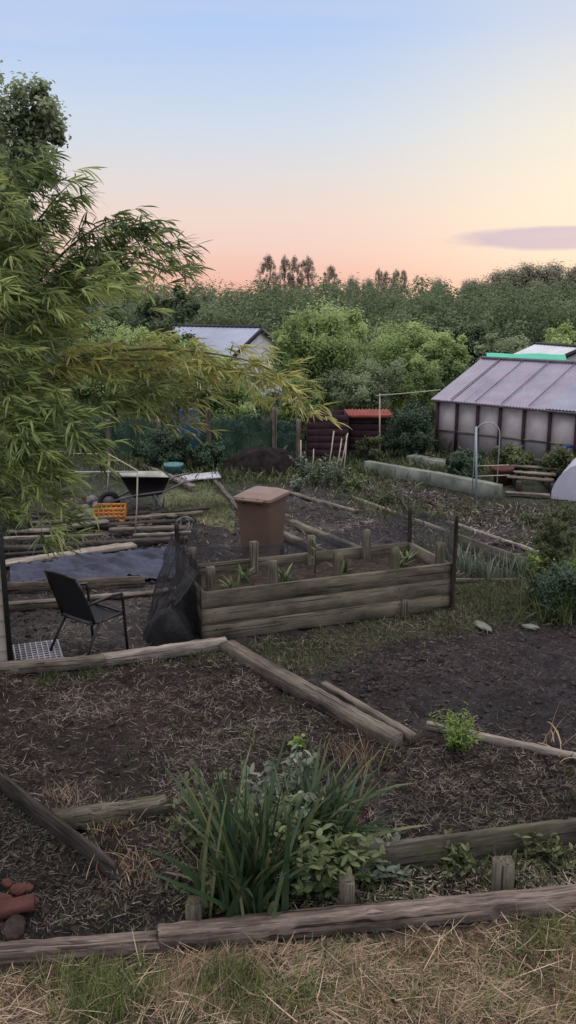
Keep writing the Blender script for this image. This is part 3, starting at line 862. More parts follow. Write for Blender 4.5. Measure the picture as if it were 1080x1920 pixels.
# teal pot and pale sheet
tp = g(326, 893)
def lathe(name, prof, mat, parent=None, n=28):
    prof = np.array(prof); a = np.linspace(0, 2 * PI, n)
    mb = MB(); mb.grid(np.stack([np.outer(np.cos(a), prof[:, 0]), np.outer(np.sin(a), prof[:, 0]), np.tile(prof[:, 1], (n, 1))], -1)); return mb.build(name, M[mat], parent, True)
o = lathe('plant_pot', [(0, .01), (.12, .01), (.165, .2), (.2, .22), (.2, .26), (.17, .26), (.15, .2), (0, .19)], 'teal'); o.location = tp
tag(o, 'turquoise round pot with a wide rim before the dark hedge', 'pot')
p0 = gp(338, 902, .06); p1 = gp(412, 899, .09)
plank('board_sheet', p0, p1, .55, .03, 'sheet', 'pale flat sheet lying on the ground right of the turquoise pot', 'board')
# white pole frame
ptop = at(258, 886, 13.6); pb = g(253, 1008)
fr_c = g(253, 1008); fr_t = at(258, 886, fr_c[1])
fl_b = g(200, 948); fl_t = at(205, 852, fl_b[1])
rod('cane', [fr_c, (fr_c + fr_t) / 2 + [.01, 0, 0], fr_t], .011, 'cane', 'thin upright cane right of the orange crate, meeting the white rail', 'cane')
rod('cane', [fl_b, fl_t], .014, 'cane', 'upright cane behind the orange crate, meeting the sloping rail', 'cane')
rod('rail', [at(60, 886, fr_c[1] + .1), fr_t + [0, .02, .01]], .012, 'whitepole', 'white horizontal rail running from the bamboo over the orange crate', 'rail')
rod('rail', [fl_t, fr_t + [0, .03, .02]], .011, 'cane', 'sloping cane linking the two upright canes near the crate', 'rail')
rod('rail', [at(120, 850, fl_b[1]), fl_t + [0, .02, 0]], .009, 'cane', 'thin level cane behind the bamboo tips above the white rail', 'rail')

# plot edgings in the middle distance
ED = [((528, 1010), (640, 1062), .1, .12, 'wood_grey', 'grey edging beam running from the bin down towards the raised bed'),
      ((545, 985), (690, 1045), .1, .1, 'wood_moss', 'mossy edging beam beside the one nearest the bin'),
      ((540, 925), (668, 962), .09, .05, 'wood_grey', 'low worn edging right of the bin lid, at the far side of the bare plot'),
      ((658, 935), (842, 1002), .05, .06, 'wood_pale', 'thin pale edging strip across the far plot, left piece'),
      ((840, 982), (1010, 1040), .05, .06, 'wood_pale', 'thin pale edging strip right of the tall net pole'),
      ((845, 1024), (1000, 1082), .04, .22, 'wood_moss', 'mossy board on edge behind the row of leek leaves'),
      ((845, 1092), (985, 1090), .06, .05, 'wood_moss', 'short low board at the front of the leek row')]
for a, b_, w, hgt, mt, lb in ED:
    plank('edging_board', gp(*a, hgt / 2), gp(*b_, hgt / 2), w, hgt, mt, lb, 'board')
# concrete kerb
def block(name, p0, p1, W, Ht, mat, label, cat, group=None):
    return plank(name, gp(*p0, Ht / 2 - .02), gp(*p1, Ht / 2 - .02), W, Ht, mat, label, cat, group, None, 0, .005)
block('concrete_kerb', (688, 885), (812, 908), .18, .26, 'concrete', 'pale mossy concrete kerb, far piece under the dark bush', 'kerb')
block('concrete_kerb', (813, 909), (935, 936), .18, .28, 'concrete', 'pale concrete kerb, near piece ending beside the timber stack', 'kerb')
block('concrete_kerb', (770, 868), (860, 884), .3, .2, 'concrete', 'lower grey concrete strip behind the long kerb, below the greenhouse', 'kerb')

# ================================================================== GREENHOUSE
def rotz(a): c, s = math.cos(a), math.sin(a); return np.array([[c, -s, 0], [s, c, 0], [0, 0, 1.0]])
g0 = at(822, 745, 20.5)
ghz = g0[2]
gh = empty('greenhouse', (g0[0], g0[1], 0), math.radians(-43), 'long greenhouse with lilac grey corrugated roof and hazy panel walls at right', 'greenhouse')
GL, GW, GR = 7.0, 2.0, .78
def corr_mat(name, c0, c1, trans, pinkish=False):
    m, nt, b, o = newmat(name)
    n = noise_node(nt, 1.6, 5, .65, coord(nt)); r = ramp(nt, [(.3, c0), (.7, c1)]); nt.links.new(n.outputs[0], r.inputs[0])
    c = r.outputs[0]
    if pinkish:
        n2 = noise_node(nt, 2.1, 3, .5, coord(nt)); r2 = ramp(nt, [(.5, (0, 0, 0)), (.66, (.35, .35, .35))]); nt.links.new(n2.outputs[0], r2.inputs[0])
        c = mixc(nt, r2.outputs[0], c, (.42, .3, .4))
    nt.links.new(c, b.inputs['Base Color']); b.inputs['Roughness'].default_value = .35
    tr = nt.nodes.new('ShaderNodeBsdfTransparent'); mx = nt.nodes.new('ShaderNodeMixShader'); mx.inputs[0].default_value = trans
    nt.links.new(b.outputs[0], mx.inputs[1]); nt.links.new(tr.outputs[0], mx.inputs[2]); nt.links.new(mx.outputs[0], o.inputs[0])
    return m
m_clear = corr_mat('clear_corrugated', (.22, .205, .29), (.36, .34, .43), .2, True)
m_grey = corr_mat('grey_corrugated', (.17, .18, .25), (.25, .26, .34), .0)
m_pale = corr_mat('pale_corrugated', (.24, .22, .29), (.33, .31, .38), .1)
m_wall = corr_mat('hazy_panel', (.3, .275, .285), (.52, .47, .47), .16)
m_cream = corr_mat('cream_panel', (.42, .36, .3), (.52, .46, .38), .0)
def roofpanel(x0, x1, mat, dz=0., nm='roof_panel'):
    nx = int((x1 - x0) / .019); u = np.linspace(x0, x1, nx); v = np.linspace(0, 1, 10); U, V_ = np.meshgrid(u, v, indexing='ij')
    mb = MB(); mb.grid(np.stack([U, -.12 + (GW + .12) * V_, ghz + dz - .045 * (1 - V_) + GR * V_ + .012 * np.sin(U * 2 * PI / .076)], -1)); mb.build(nm, mat, gh, True)
roofpanel(-.12, .42, m_pale, .0); roofpanel(.43, 2.75, m_clear, .0); roofpanel(2.74, GL, m_grey, .02)
u = np.linspace(-.12, GL, 340); v = np.linspace(0, 1, 6); U, V_ = np.meshgrid(u, v, indexing='ij')
mb = MB(); mb.grid(np.stack([U, GW + (GW + .1) * V_, ghz + GR * (1 - V_) + .012 * np.sin(U * 2 * PI / .076)], -1)); mb.build('back_roof', m_grey, gh, True)
mb = MB()
for x in (.75, 1.4, 2.0, 2.6, 3.3, 4.2, 5.2, 6.2):
    mb.tube([[x, -.06, ghz - .05], [x, GW - .02, ghz + GR - .05]], .028, 6)
mb.tube([[-.1, GW, ghz + GR + .02], [GL, GW, ghz + GR + .02]], .045, 6); mb.tube([[-.1, -.09, ghz - .07], [GL, -.09, ghz - .07]], .03, 6)
mb.tube([[-.1, GW * .5, ghz + GR * .5 - .06], [GL, GW * .5, ghz + GR * .5 - .06]], .022, 6)
mb.build('roof_frame', M['steel'], gh)
xs = [0, .52, 1.06, 1.62, 2.2, 2.8, 3.4, 4.0, 4.7, 5.4, 6.2, 7.0]
for i in range(len(xs) - 1):
    if i in (6, 9):
        mb = MB(); mb.box(((xs[i] + xs[i + 1]) / 2, .02, ghz * .36), (xs[i + 1] - xs[i] - .02, .015, ghz * .68)); mb.build('wall_panel', m_cream, gh)
        mb = MB(); mb.box(((xs[i] + xs[i + 1]) / 2, .02, ghz * .82), (xs[i + 1] - xs[i] - .02, .015, ghz * .2)); mb.build('wall_panel', m_wall, gh)
    else:
        mb = MB(); mb.box(((xs[i] + xs[i + 1]) / 2, .02, (ghz - .07) / 2), (xs[i + 1] - xs[i] - .02, .015, ghz - .09)); mb.build('wall_panel', m_wall, gh)
for x in xs:
    mb = MB(); mb.box((x, 0, (ghz - .08) / 2), (.06, .06, ghz - .08)); mb.build('wall_post', M['maroon'], gh)
for x in (.42, 1.05, 1.7, 2.35):
    mb = MB(); mb.tube([[x, -.12, ghz + .0], [x, GW - .02, ghz + GR + .03]], .011, 5); mb.build('glazing_bar', M['steel'], gh)
mb = MB(); mb.box((GL / 2, -.012, ghz * .42), (GL, .02, .035)); mb.build('wall_rail', M['wood_grey'], gh)
mb = MB()
mb.add([[0, .06, 0], [0, 2 * GW, 0], [0, 2 * GW, ghz], [0, GW, ghz + GR - .05], [0, .06, ghz]], [[0, 1, 2, 4], [4, 2, 3, 3]])
mb.build('end_wall', m_wall, gh)
mb = MB(); mb.box((GL / 2, 2 * GW, ghz / 2), (GL - .1, .03, ghz)); mb.build('back_wall', m_wall, gh)
# staging with pinkish trays inside
gin = rotz(math.radians(-43))
def ghw(x, y, z): return gin @ np.array([x, y, z]) + np.array([g0[0], g0[1], 0])
for i, (x, y) in enumerate(((1.5, 1.4), (2.2, 1.55))):
    mb = MB(); mb.box((0, 0, .45), (.5, .4, .04)); [mb.box((a, b_, .215), (.04, .04, .43)) for a in (-.22, .22) for b_ in (-.17, .17)]
    o = mb.build('staging_bench', M['terracotta']); o.location = ghw(x, y, 0); o.rotation_euler = (0, 0, math.radians(-43))
    tag(o, 'pinkish bench seen hazily through the clear greenhouse roof', 'bench', 'benches inside the greenhouse')
# things behind the greenhouse
q = at(985, 668, 26)
gt = empty('tarpaulin_shelter', (q[0], q[1], 0), -.2, 'bright green tarpaulin roof just behind the greenhouse ridge', 'shelter')
mb = MB(); u = np.linspace(-1.1, 1.1, 20); v = np.linspace(-.9, .9, 14); U, V_ = np.meshgrid(u, v, indexing='ij')
mb.grid(np.stack([U, V_, q[2] + .09 - .28 * np.abs(V_) + .012 * np.sin(U * 5)], -1)); mb.build('roof', M['greentarp'], gt, True)
for a in (-1, 1):
    for b_ in (-.8, .8):
        mb = MB(); mb.box((a, b_, (q[2] - .2) / 2), (.07, .07, q[2] - .2)); mb.build('post', M['wood_grey'], gt)
def gable_shed(loc, rz, L, w, ze, zr, roof, wall, label, cat='shed', over=.12, name='shed'):
    o = empty(name, loc, rz, label, cat)
    mb = MB()   # local: gable face at y=0, ridge runs +y
    mb.add([[-w, 0, 0], [w, 0, 0], [w, 0, ze], [0, 0, zr], [-w, 0, ze]], [[0, 1, 2, 4], [4, 2, 3, 3]]); mb.build('gable_wall', wall, o)
    mb = MB(); mb.add([[-w, L, 0], [w, L, 0], [w, L, ze], [0, L, zr], [-w, L, ze]], [[1, 0, 4, 2], [2, 4, 3, 3]]); mb.build('gable_wall', wall, o)
    for s in (-1, 1):
        mb = MB(); mb.add([[s * (w - .002), 0, 0], [s * (w - .002), L, 0], [s * (w - .002), L, ze], [s * (w - .002), 0, ze]], [[0, 1, 2, 3]]); mb.build('side_wall', wall, o)
        dz = (zr - ze) / w * over
        mb = MB(); n = 40; u = np.linspace(-over, L + over, int(L / .05)); v = np.linspace(0, 1, 6); U, V_ = np.meshgrid(u, v, indexing='ij')
        mb.grid(np.stack([s * (w + over) * V_, U, zr + .04 - (zr - ze + dz) * V_ + .008 * np.sin(U * 2 * PI / .2)], -1)); mb.build('roof_slope', roof, o, True)
        mb = MB(); mb.add(np.array([[0, -over - .02, zr + .06], [s * (w + over), -over - .02, ze - dz + .06], [s * (w + over), -over - .02, ze - dz - .08], [0, -over - .02, zr - .1],
                            [0, -over + .02, zr + .06], [s * (w + over), -over + .02, ze - dz + .06], [s * (w + over), -over + .02, ze - dz - .08], [0, -over + .02, zr - .1]]),
                   [[0, 1, 2, 3], [7, 6, 5, 4], [0, 4, 5, 1], [3, 2, 6, 7], [1, 5, 6, 2]]); mb.build('verge_board', M['darkedge'], o)
    mb = MB(); mb.tube([[0, -over, zr + .06], [0, L + over, zr + .06]], .05, 6); mb.build('ridge_cap', M['darkedge'], o)
    return o
ap = at(486, 614, 32)
gable_shed((ap[0], ap[1], 0), math.atan2(.53, -.85) - PI / 2, 5.2, 2.05, ap[2] - 1.05, ap[2] - .05, M['greyroof'], M['gable'], 'pale gabled shed with blue grey roof among the trees left of centre', name='gabled_shed')
wp = at(1085, 650, 29)
gable_shed((wp[0], wp[1], 0), .35, 2.2, 1.0, wp[2] - .42, wp[2] - .06, M['whiteroof'], M['whiteroof'], 'small white roofed shed behind the greenhouse at the right photo edge', name='white_shed')

# ================================================================== MIDDLE DISTANCE THINGS
# dark compost bay with boards
def panel_box(name, px0, px1, base_y, top_y, depth, mat, label, cat, board_h=.16, parts='board'):
    a = g(px0, base_y); D = a[1]; c = at(px1, base_y, D); W = c[0] - a[0]; z = at(px0, top_y, D)[2]
    o = empty(name, ((a[0] + c[0]) / 2, D, 0), 0, label, cat)
    n = max(1, int(round(z / board_h))); h = z / n
    for k in range(n):
        plank(parts, (-W / 2, 0, h * (k + .5)), (W / 2, 0, h * (k + .5)), .03, h - .012, mat, parent=o)
    for s in (-1, 1):
        plank('side_panel', (s * W / 2, .04, z / 2), (s * W / 2, depth, z / 2), .03, z - .02, mat, parent=o)
        post('post', (s * (W / 2 - .02), .06, 0), .07, z + .03, mat, parent=o)
    plank('back_panel', (-W / 2, depth, z / 2), (W / 2, depth, z / 2), .03, z - .02, mat, parent=o)
    return o, z, W
cb, z, W = panel_box('compost_bay', 577, 650, 868, 778, .9, 'maroon', 'dark maroon boarded compost bay behind the leaning canes', 'compost bay')
rb, z, W = panel_box('garden_box', 655, 722, 855, 782, .7, 'maroon', 'dark garden box under a rusty red metal sheet lid', 'box')
mb = MB(); u = np.linspace(-W * .62, W * .68, 70); v = np.linspace(-.12, .85, 6); U, V_ = np.meshgrid(u, v, indexing='ij')
Pz = z + .05 + .03 * V_ + .014 * np.sin(U * 2 * PI / .08)
mb.grid(np.stack([U, V_, Pz], -1)); mb.grid(np.stack([U, V_, Pz - .025], -1)[::-1]); mb.box((0.03, -.13, z + .03), (W * 1.3, .02, .07)); mb.build('lid', M['rust'], rb, True)
# leaning canes
cl = [((614, 886), (626, 808)), ((628, 890), (641, 822)), ((636, 884), (652, 812)), ((643, 893), (650, 816)), ((585, 880), (588, 842)), ((562, 892), (564, 825))]
for i, (a, b_) in enumerate(cl):
    p = g(*a); q = at(b_[0], b_[1], p[1] + .25)
    rod('cane', [p, (p + q) / 2 + [.012, 0, 0], q], .012, 'cane', 'pale bean cane leaning in front of the dark compost bay', 'cane', 'bean canes leaning before the compost bay')
# T-shaped pole
p = g(712, 868); q = at(712, 738, p[1]); rod('pole', [p, q], .015, 'cane', 'slim upright pole beside the red topped box', 'pole')
rod('rail', [at(704, 742, p[1] - .03), at(766, 737, p[1] - .03), at(826, 731, p[1] - .03)], .012, 'cane', 'long pale cane lying level above the red topped box', 'rail')
# blue-grey pipe frame near the kerb
p = g(893, 940); q = at(893, 800, p[1])
rod('pipe_post', [p, q], .018, 'bluepole', 'pale blue upright pipe standing beside the concrete kerb end', 'pipe')
a = np.linspace(0, PI, 14); ctr = at(914, 815, p[1] + .3)
pts = np.column_stack([ctr[0] - .22 * np.cos(a), np.full(14, ctr[1]), ctr[2] + .22 * np.sin(a)])
pts = np.vstack([[pts[0][0], pts[0][1], .0], pts, [pts[-1][0], pts[-1][1], 0]])
rod('hoop', pts, .01, 'whitepole', 'white arched hoop standing by the pale blue pipe', 'hoop')
for yy, lb in ((888, 'upper pale rail running from the blue pipe to the brick red pot'), (893 + 14, 'lower pale rail running from the blue pipe past the brick red pot')):
    rod('rail', [at(893, yy - 14, p[1] + .02), at(955, yy - 16, p[1] + .3)], .01, 'cane', lb, 'rail')
# brick-red pot
o = lathe('plant_pot', [(0, .01), (.15, .01), (.19, .27), (.215, .28), (.215, .34), (.19, .34), (.17, .28), (0, .27)], 'terracotta'); q = g(941, 908); o.location = q
tag(o, 'brick red pot standing between the blue pipe and the timber stack', 'pot')
# timber stack right
for i, (a, b_, w) in enumerate((((957, 893), (1045, 899), .16), ((958, 905), (1040, 911), .15), ((950, 915), (1036, 922), .14), ((948, 930), (1030, 936), .14), ((962, 880), (1048, 884), .15))):
    plank('plank', gp(*a, .22 if i != 3 else .07), gp(*b_, .22 if i != 3 else .07), w, .035, 'wood_red' if i % 2 else 'wood_grey', 'greyish pink deck plank in the low timber stack beside the white fleece', 'plank', 'planks of the low stack by the fleece')
for a in ((965, 915), (1030, 921)):
    q = g(*a); plank('bearer', (q[0], q[1] - .35, .09), (q[0] + .1, q[1] + 1.0, .09), .08, .18, 'wood_dark', 'dark bearer under the low timber stack', 'bearer', 'bearers under the low timber stack')
# fleece tunnel
q = g(1090, 940)
ft = empty('fleece_tunnel', (q[0], q[1], 0), math.radians(-25), 'white fleece covered cloche tunnel at the right photo edge', 'cloche')
u = np.linspace(0, PI, 30); v = np.linspace(0, 1.6, 24); U, V_ = np.meshgrid(u, v, indexing='ij')
rr = .5 + .03 * np.cos(V_ * 2 * PI / .5) + .03 * (fbm(U * 4, V_ * 6, 3, 5) - .5)
mb = MB(); mb.grid(np.stack([-rr * np.cos(U), V_, rr * 1.25 * np.sin(U)], -1))
endc = np.stack([np.outer(np.linspace(0, 1, 8), -rr[:, 0] * np.cos(u)).T, np.tile(np.linspace(-.06, 0, 8), (30, 1)), np.outer(np.linspace(0, 1, 8), rr[:, 0] * 1.25 * np.sin(u)).T], -1)
mb.grid(endc); mb.build('fleece', M['fleece'], ft, True)
for k in range(4):
    mb = MB(); mb.tube(np.column_stack([-.49 * np.cos(u), np.full(30, .05 + k * .5), .6 * np.sin(u)]), .01, 5); mb.build('hoop', M['bluepole'], ft)
q = g(1088, 900); o = lathe('water_butt', [(0, .0), (.2, 0), (.24, .5), (.25, .52), (.22, .54), (0, .56)], 'bluething'); o.location = (q[0] + .15, q[1] + 1.2, 0); tag(o, 'blue plastic tub behind the white fleece tunnel', 'tub')
q = at(356, 800, 20.3); o = lathe('water_butt', [(0, 0), (.2, 0), (.25, .4), (.25, .75), (.21, 1.0), (.22, 1.03), (0, 1.06)], 'bluething'); o.location = (q[0], q[1], 0); tag(o, 'dark blue water barrel behind the green netting fence', 'barrel')
# green netting fence
fd = 19.2
fe = empty('netting_fence', (at(205, 870, fd)[0], fd, 0), 0, 'green netting fence on grey posts under the drooping bamboo branch', 'fence')
x1 = at(560, 870, fd)[0] - at(205, 870, fd)[0]; ztop = at(300, 790, fd)[2]
u = np.linspace(0, x1, 80); v = np.linspace(.03, 1, 12); U, V_ = np.meshgrid(u, v, indexing='ij')
mb = MB(); mb.grid(np.stack([U, .03 * np.sin(U * 5) * V_ + .04 * (fbm(U * 4, V_ * 3, 3, 6) - .5), V_ * (ztop + .05 * np.sin(U * 2.6))], -1)); mb.build('netting', M['netgreen'], fe, True)
for px in (207, 300, 393, 515, 560):
    post('post', (at(px, 870, fd)[0] - at(205, 870, fd)[0], -.06, 0), .1, ztop + (.3 if px in (393, 515) else .05), 'wood_grey', parent=fe)
# compost heap mound
q = g(495, 892)
u = np.linspace(-1, 1, 50); U, V_ = np.meshgrid(u, u, indexing='ij'); R_ = np.sqrt(U ** 2 + V_ ** 2)
mb = MB(); mb.grid(np.stack([U * 1.0, V_ * .6, .55 * np.clip(1 - R_ ** 2, 0, 1) ** .8 + .12 * (fbm(U * 5, V_ * 5, 4, 2) - .5) - .04], -1))
o = mb.build('compost_heap', M['compost'], None, True); o.location = (q[0], q[1] + .5, 0); tag(o, 'dark brown compost heap behind the wheelie bin', 'compost heap')

# terracotta pot broken, stone (front left)
pq = g(30, 1712)
o = plank_mb(.215, .1, .065, 77, .006, .012).build('brick', M['terracotta']); o.location = (pq[0], pq[1], .045); o.rotation_euler = (.12, -.1, .25)
tag(o, 'old reddish brick lying in the soil near the left photo edge', 'brick')
for i, (px, py, s) in enumerate(((62, 1694, .045), (8, 1690, .055), (34, 1672, .06), (52, 1668, .04), (14, 1660, .045))):
    rock('clay_lump', g(px, py), (s, s * .9, s * .5), 'terracotta', 'reddish clay lump heaped behind the old brick', 'clay lump', 'clay lumps behind the brick', i + 30)
rock('stone', g(28, 1750), (.09, .06, .045), 'clod', 'dark stone behind the left end of the front sleeper', 'stone', None, 41)
rock('stone', g(905, 1178), (.16, .08, .035), 'concrete', 'pale flat stone at the edge of the grass below the dark shrub', 'stone', None, 43)
rock('stone', g(995, 1178), (.13, .07, .03), 'concrete', 'smaller flat pale stone nearest under the dark shrub', 'stone', None, 44)

# ================================================================== TREES
def unit(n, r):
    v = r.normal(size=(n, 3)); return v / np.linalg.norm(v, axis=1)[:, None]

def crown_mb(c, rad, nclump, nleaf, size, seed, clump=.32, lift=.0, up=.5, shape='ball', mb=None, nrand=.85, tn=.1, stray=.16):
    """leaf clumps spread through the crown volume"""
    r = np.random.default_rng(seed); mb = mb or MB()
    rad = np.array(rad)
    d = unit(nclump, r) * (r.random(nclump) ** .45)[:, None]
    if shape == 'dome': d[:, 2] = np.abs(d[:, 2]) * 1.0 - .25
    if shape == 'cone':
        zc = r.random(nclump); wd = np.minimum(1, (1.04 - zc) * 2.6) ** .7 * np.minimum(1, .5 + zc * 2)
        a = r.random(nclump) * 6.28; q = r.random(nclump) ** .5
        d = np.column_stack([np.cos(a) * q * wd, np.sin(a) * q * wd, zc * 2 - 1])
    cen = np.array(c) + d * rad
    rm = min(rad[0], rad[2])
    cr = rm * clump * r.uniform(.6, 1.35, nclump)
    k = r.integers(0, nclump, nleaf) if True else 0
    p = unit(nleaf, r)
    if shape == 'cone': p[:, 2] *= 2.4
    rr = r.random(nleaf) ** .55 * (1 + .25 * r.random(nleaf))
    rr = np.where(r.random(nleaf) < stray, rr * 1.7, rr)
    P = cen[k] + p * (rr * cr[k])[:, None]
    N = p * .7 + d[k] * .6 + unit(nleaf, r) * nrand; N[:, 2] += up
    ct = r.uniform(.15, .85, nclump)
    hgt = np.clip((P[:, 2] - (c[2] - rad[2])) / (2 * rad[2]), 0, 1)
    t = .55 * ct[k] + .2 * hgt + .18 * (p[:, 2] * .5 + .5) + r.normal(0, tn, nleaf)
    leafquads(mb, P, N, size * r.uniform(.6, 1.35, nleaf), np.clip(t, 0, 1), .55, seed)
    return mb, cen

def trunk_mb(h, r0, seed, cen=None, nl=6, base=(0, 0, 0)):
    r = np.random.default_rng(seed); mb = MB(); base = np.array(base, float)
    n = 9; zs = np.linspace(0, h, n); wob = np.cumsum(r.normal(0, h * .012, (n, 2)), 0)
    pts = np.column_stack([wob, zs]) + base
    mb.tube(pts, r0 * (1 - .75 * zs / h) * (1 + .5 * np.exp(-zs / (h * .06))), 9)
    if cen is not None:
        for c in cen[r.permutation(len(cen))[:nl]]:
            k = r.integers(3, n - 1); p0 = pts[k]; m = (p0 + c) / 2 + [0, 0, .08 * h * r.random()]
            mb.tube([p0, p0 * .6 + m * .4, m, c], np.array([.4, .32, .22, .08]) * r0, 6)
    return mb

def tree(name, label, px, top, hw, D, mat, seed, nleaf=20000, leaf=.07, nclump=70, low=.1, group=None, shape='ball', cat='tree', tr=.07, clump=.3):
    x = at(px, top, D)[0]; zt = at(px, top, D)[2]; rx = hw / F * D
    o = empty(name, (x, D, 0), 0, label, cat, group)
    zb = zt * low; rz_ = (zt - zb) / 2; 
    rs = np.random.default_rng(seed + 500); mb = MB(); cens = []
    lobes = [(0, 0, zb + rz_ * .92, .62, .8)]
    nl_ = 5
    for k in range(nl_):
        a = rs.uniform(0, 6.28) if k else rs.choice([0, PI]); q = rs.uniform(.35, .62); hz = rs.uniform(-.5, .5)
        lobes.append((np.cos(a) * rx * q, np.sin(a) * rx * q, zb + rz_ * (.95 + hz), rs.uniform(.34, .5), rs.uniform(.35, .5)))
    for k, (lx, ly, lz, lw, lh) in enumerate(lobes):
        sh = .34 if k == 0 else .66 / nl_
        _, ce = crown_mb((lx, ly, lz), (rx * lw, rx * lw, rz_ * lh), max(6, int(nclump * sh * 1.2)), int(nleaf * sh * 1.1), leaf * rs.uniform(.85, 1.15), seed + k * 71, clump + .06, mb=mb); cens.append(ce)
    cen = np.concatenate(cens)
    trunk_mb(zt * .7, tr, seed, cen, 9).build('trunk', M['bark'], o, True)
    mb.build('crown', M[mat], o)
    return o
def hide_check(): pass
tree('tree', 'tallest pale green tree in the middle of the far side of the plots', 612, 552, 104, 25, 'tree_light', 1, 42000, .085, 110, .12)
tree('tree', 'pale green tree right of the tallest, left of another like it by the greenhouse', 742, 585, 80, 26.5, 'tree_light', 2, 32000, .08, 90, .1)
tree('tree', 'pale green rounded tree directly left of the greenhouse roof', 836, 598, 62, 25, 'tree_light', 3, 26000, .08, 70, .1)
tree('bush', 'low grey green bush in front of the tallest middle tree, above the red topped box', 676, 655, 84, 23.3, 'tree_grey', 4, 28000, .07, 60, .02, cat='bush')
tree('bush', 'leafy bush between gabled shed and red topped box', 570, 690, 52, 23.5, 'tree_light', 5, 16000, .07, 50, .02, cat='bush')
tree('tree', 'pale green tree behind the bamboo, leftmost of the light ones', 205, 578, 100, 22, 'tree_light', 6, 28000, .075, 80, .08)
tree('tree', 'dark tree standing tall behind the pale ones at left, over the bamboo branch', 300, 512, 72, 31, 'tree_dark', 7, 26000, .12, 70, .15)
tree('tree', 'pale green tree left of the gabled shed roof', 280, 590, 76, 24, 'tree_light', 8, 24000, .075, 70, .08)
tree('bush', 'leafy bush hiding the foot of the gabled shed', 420, 652, 112, 23, 'tree_light', 9, 34000, .07, 60, .02, cat='bush')
tree('tree', 'pale green tree between the bamboo and the pale tree left of the gabled shed', 345, 618, 62, 27, 'tree_light', 51, 22000, .08, 60, .05)
tree('bush', 'pale green bush filling the gap between the two pale trees left of the greenhouse', 792, 640, 50, 24, 'tree_light', 52, 18000, .07, 50, .03, cat='bush')
tree('tree', 'grey green tree right behind the gabled shed', 560, 583, 52, 38, 'tree_grey', 10, 18000, .12, 50, .08)
tree('tree', 'grey green tree behind the green tarpaulin roof', 955, 612, 58, 34, 'tree_grey', 11, 18000, .11, 60, .06)
tree('tree', 'pale tree behind the white roofed shed at the right edge', 1050, 592, 60, 37, 'tree_light', 12, 18000, .12, 60, .06)
tree('tree', 'dark tree between the pale rounded tree and the grey one behind the tarpaulin', 890, 590, 46, 43, 'tree_dark', 13, 16000, .13, 50, .06)
tree('bush', 'dark green bush beside the left end of the greenhouse', 775, 738, 58, 20.0, 'hedge_dark', 14, 26000, .055, 70, .0, cat='bush')
tree('bush', 'small reddish green shrub right of the leaning canes', 690, 810, 30, 18.8, 'weed', 15, 8000, .04, 30, .0, cat='bush', clump=.3)
for i, (px, top, hw, D, lb) in enumerate(((180, 770, 70, 20.6, 'dark hedge bush behind the fence, leftmost under the bamboo'), (290, 775, 65, 20.8, 'dark hedge bush behind the fence near the blue barrel'), (430, 772, 70, 20.9, 'dark hedge bush behind the fence between the two tall posts'), (535, 780, 55, 21.0, 'dark hedge bush at the right end of the netting fence'))):
    tree('hedge_bush', lb, px, top, hw, D, 'hedge_dark', 20 + i, 14000, .06, 50, .0, cat='hedge')
tree('bush', 'dark leafy shrub in front of the green netting behind the turquoise pot', 305, 800, 62, 18.3, 'hedge_dark', 30, 22000, .06, 60, .0, cat='bush')
tree('bush', 'dark shrub in front of the green netting right of the turquoise pot', 395, 822, 38, 18.4, 'hedge_dark', 31, 12000, .055, 40, .0, cat='bush')
tree('bush', 'low leafy plants along the left foot of the greenhouse wall', 872, 838, 42, 17.6, 'hedge_dark', 32, 12000, .05, 40, .0, cat='bush')
tree('bush', 'green plants along the middle foot of the greenhouse wall', 960, 832, 50, 17.9, 'leafy', 33, 12000, .05, 40, .0, cat='bush')
tree('bush', 'green plants at the right foot of the greenhouse wall', 1050, 830, 46, 17.4, 'weed', 34, 12000, .05, 40, .0, cat='bush')
tree('bush', 'tuft of green leaves poking above the greenhouse ridge', 950, 652, 16, 24.5, 'lime', 35, 3500, .06, 14, .55, cat='bush')
tree('shrub', 'dense dark shrub at the right photo edge beside the bare soil', 1072, 1040, 105, 9.45, 'hedge_dark', 36, 40000, .038, 60, .0, cat='shrub', tr=.03)
tree('shrub', 'tall thin weedy plant behind the dark shrub at the right photo edge', 1042, 925, 42, 11.0, 'weed', 37, 9000, .03, 36, .0, cat='shrub', tr=.02)
# tree top at upper left
tt = tree('tree', 'tall tree crown against the sky at the top left corner', -42, 70, 150, 13, 'tree_grey', 38, 44000, .075, 110, .5, cat='tree', tr=.12)

# poplars on the skyline
pp = [(502, 478, 13), (535, 478, 9), (553, 480, 9), (576, 480, 12), (620, 498, 12), (711, 502, 7), (724, 508, 7), (743, 504, 8), (757, 506, 7)]
protos = []
for k in range(2):
    Hh = 10.0
    mb, cen = crown_mb((0, 0, 5.6), (1.25, 1.25, 4.6), 120, 7000, .2, 60 + k, .2, shape='cone', nrand=.5, tn=.05, stray=.04)
    protos.append((mb, trunk_mb(8.5, .16, 60 + k, cen, 6)))
pobj = []
plab = ['tall bare looking poplar on the skyline, leftmost of all', 'thin poplar on the skyline, second from the left', 'thin poplar on the skyline, third from the left', 'broadest poplar of the left skyline cluster, its right end',
        'lone poplar on the skyline between the two clusters', 'thin poplar on the skyline, first of the right cluster', 'shortest thin poplar on the skyline, second of the right cluster', 'thin poplar on the skyline, third of the right cluster', 'thin poplar on the skyline, rightmost']
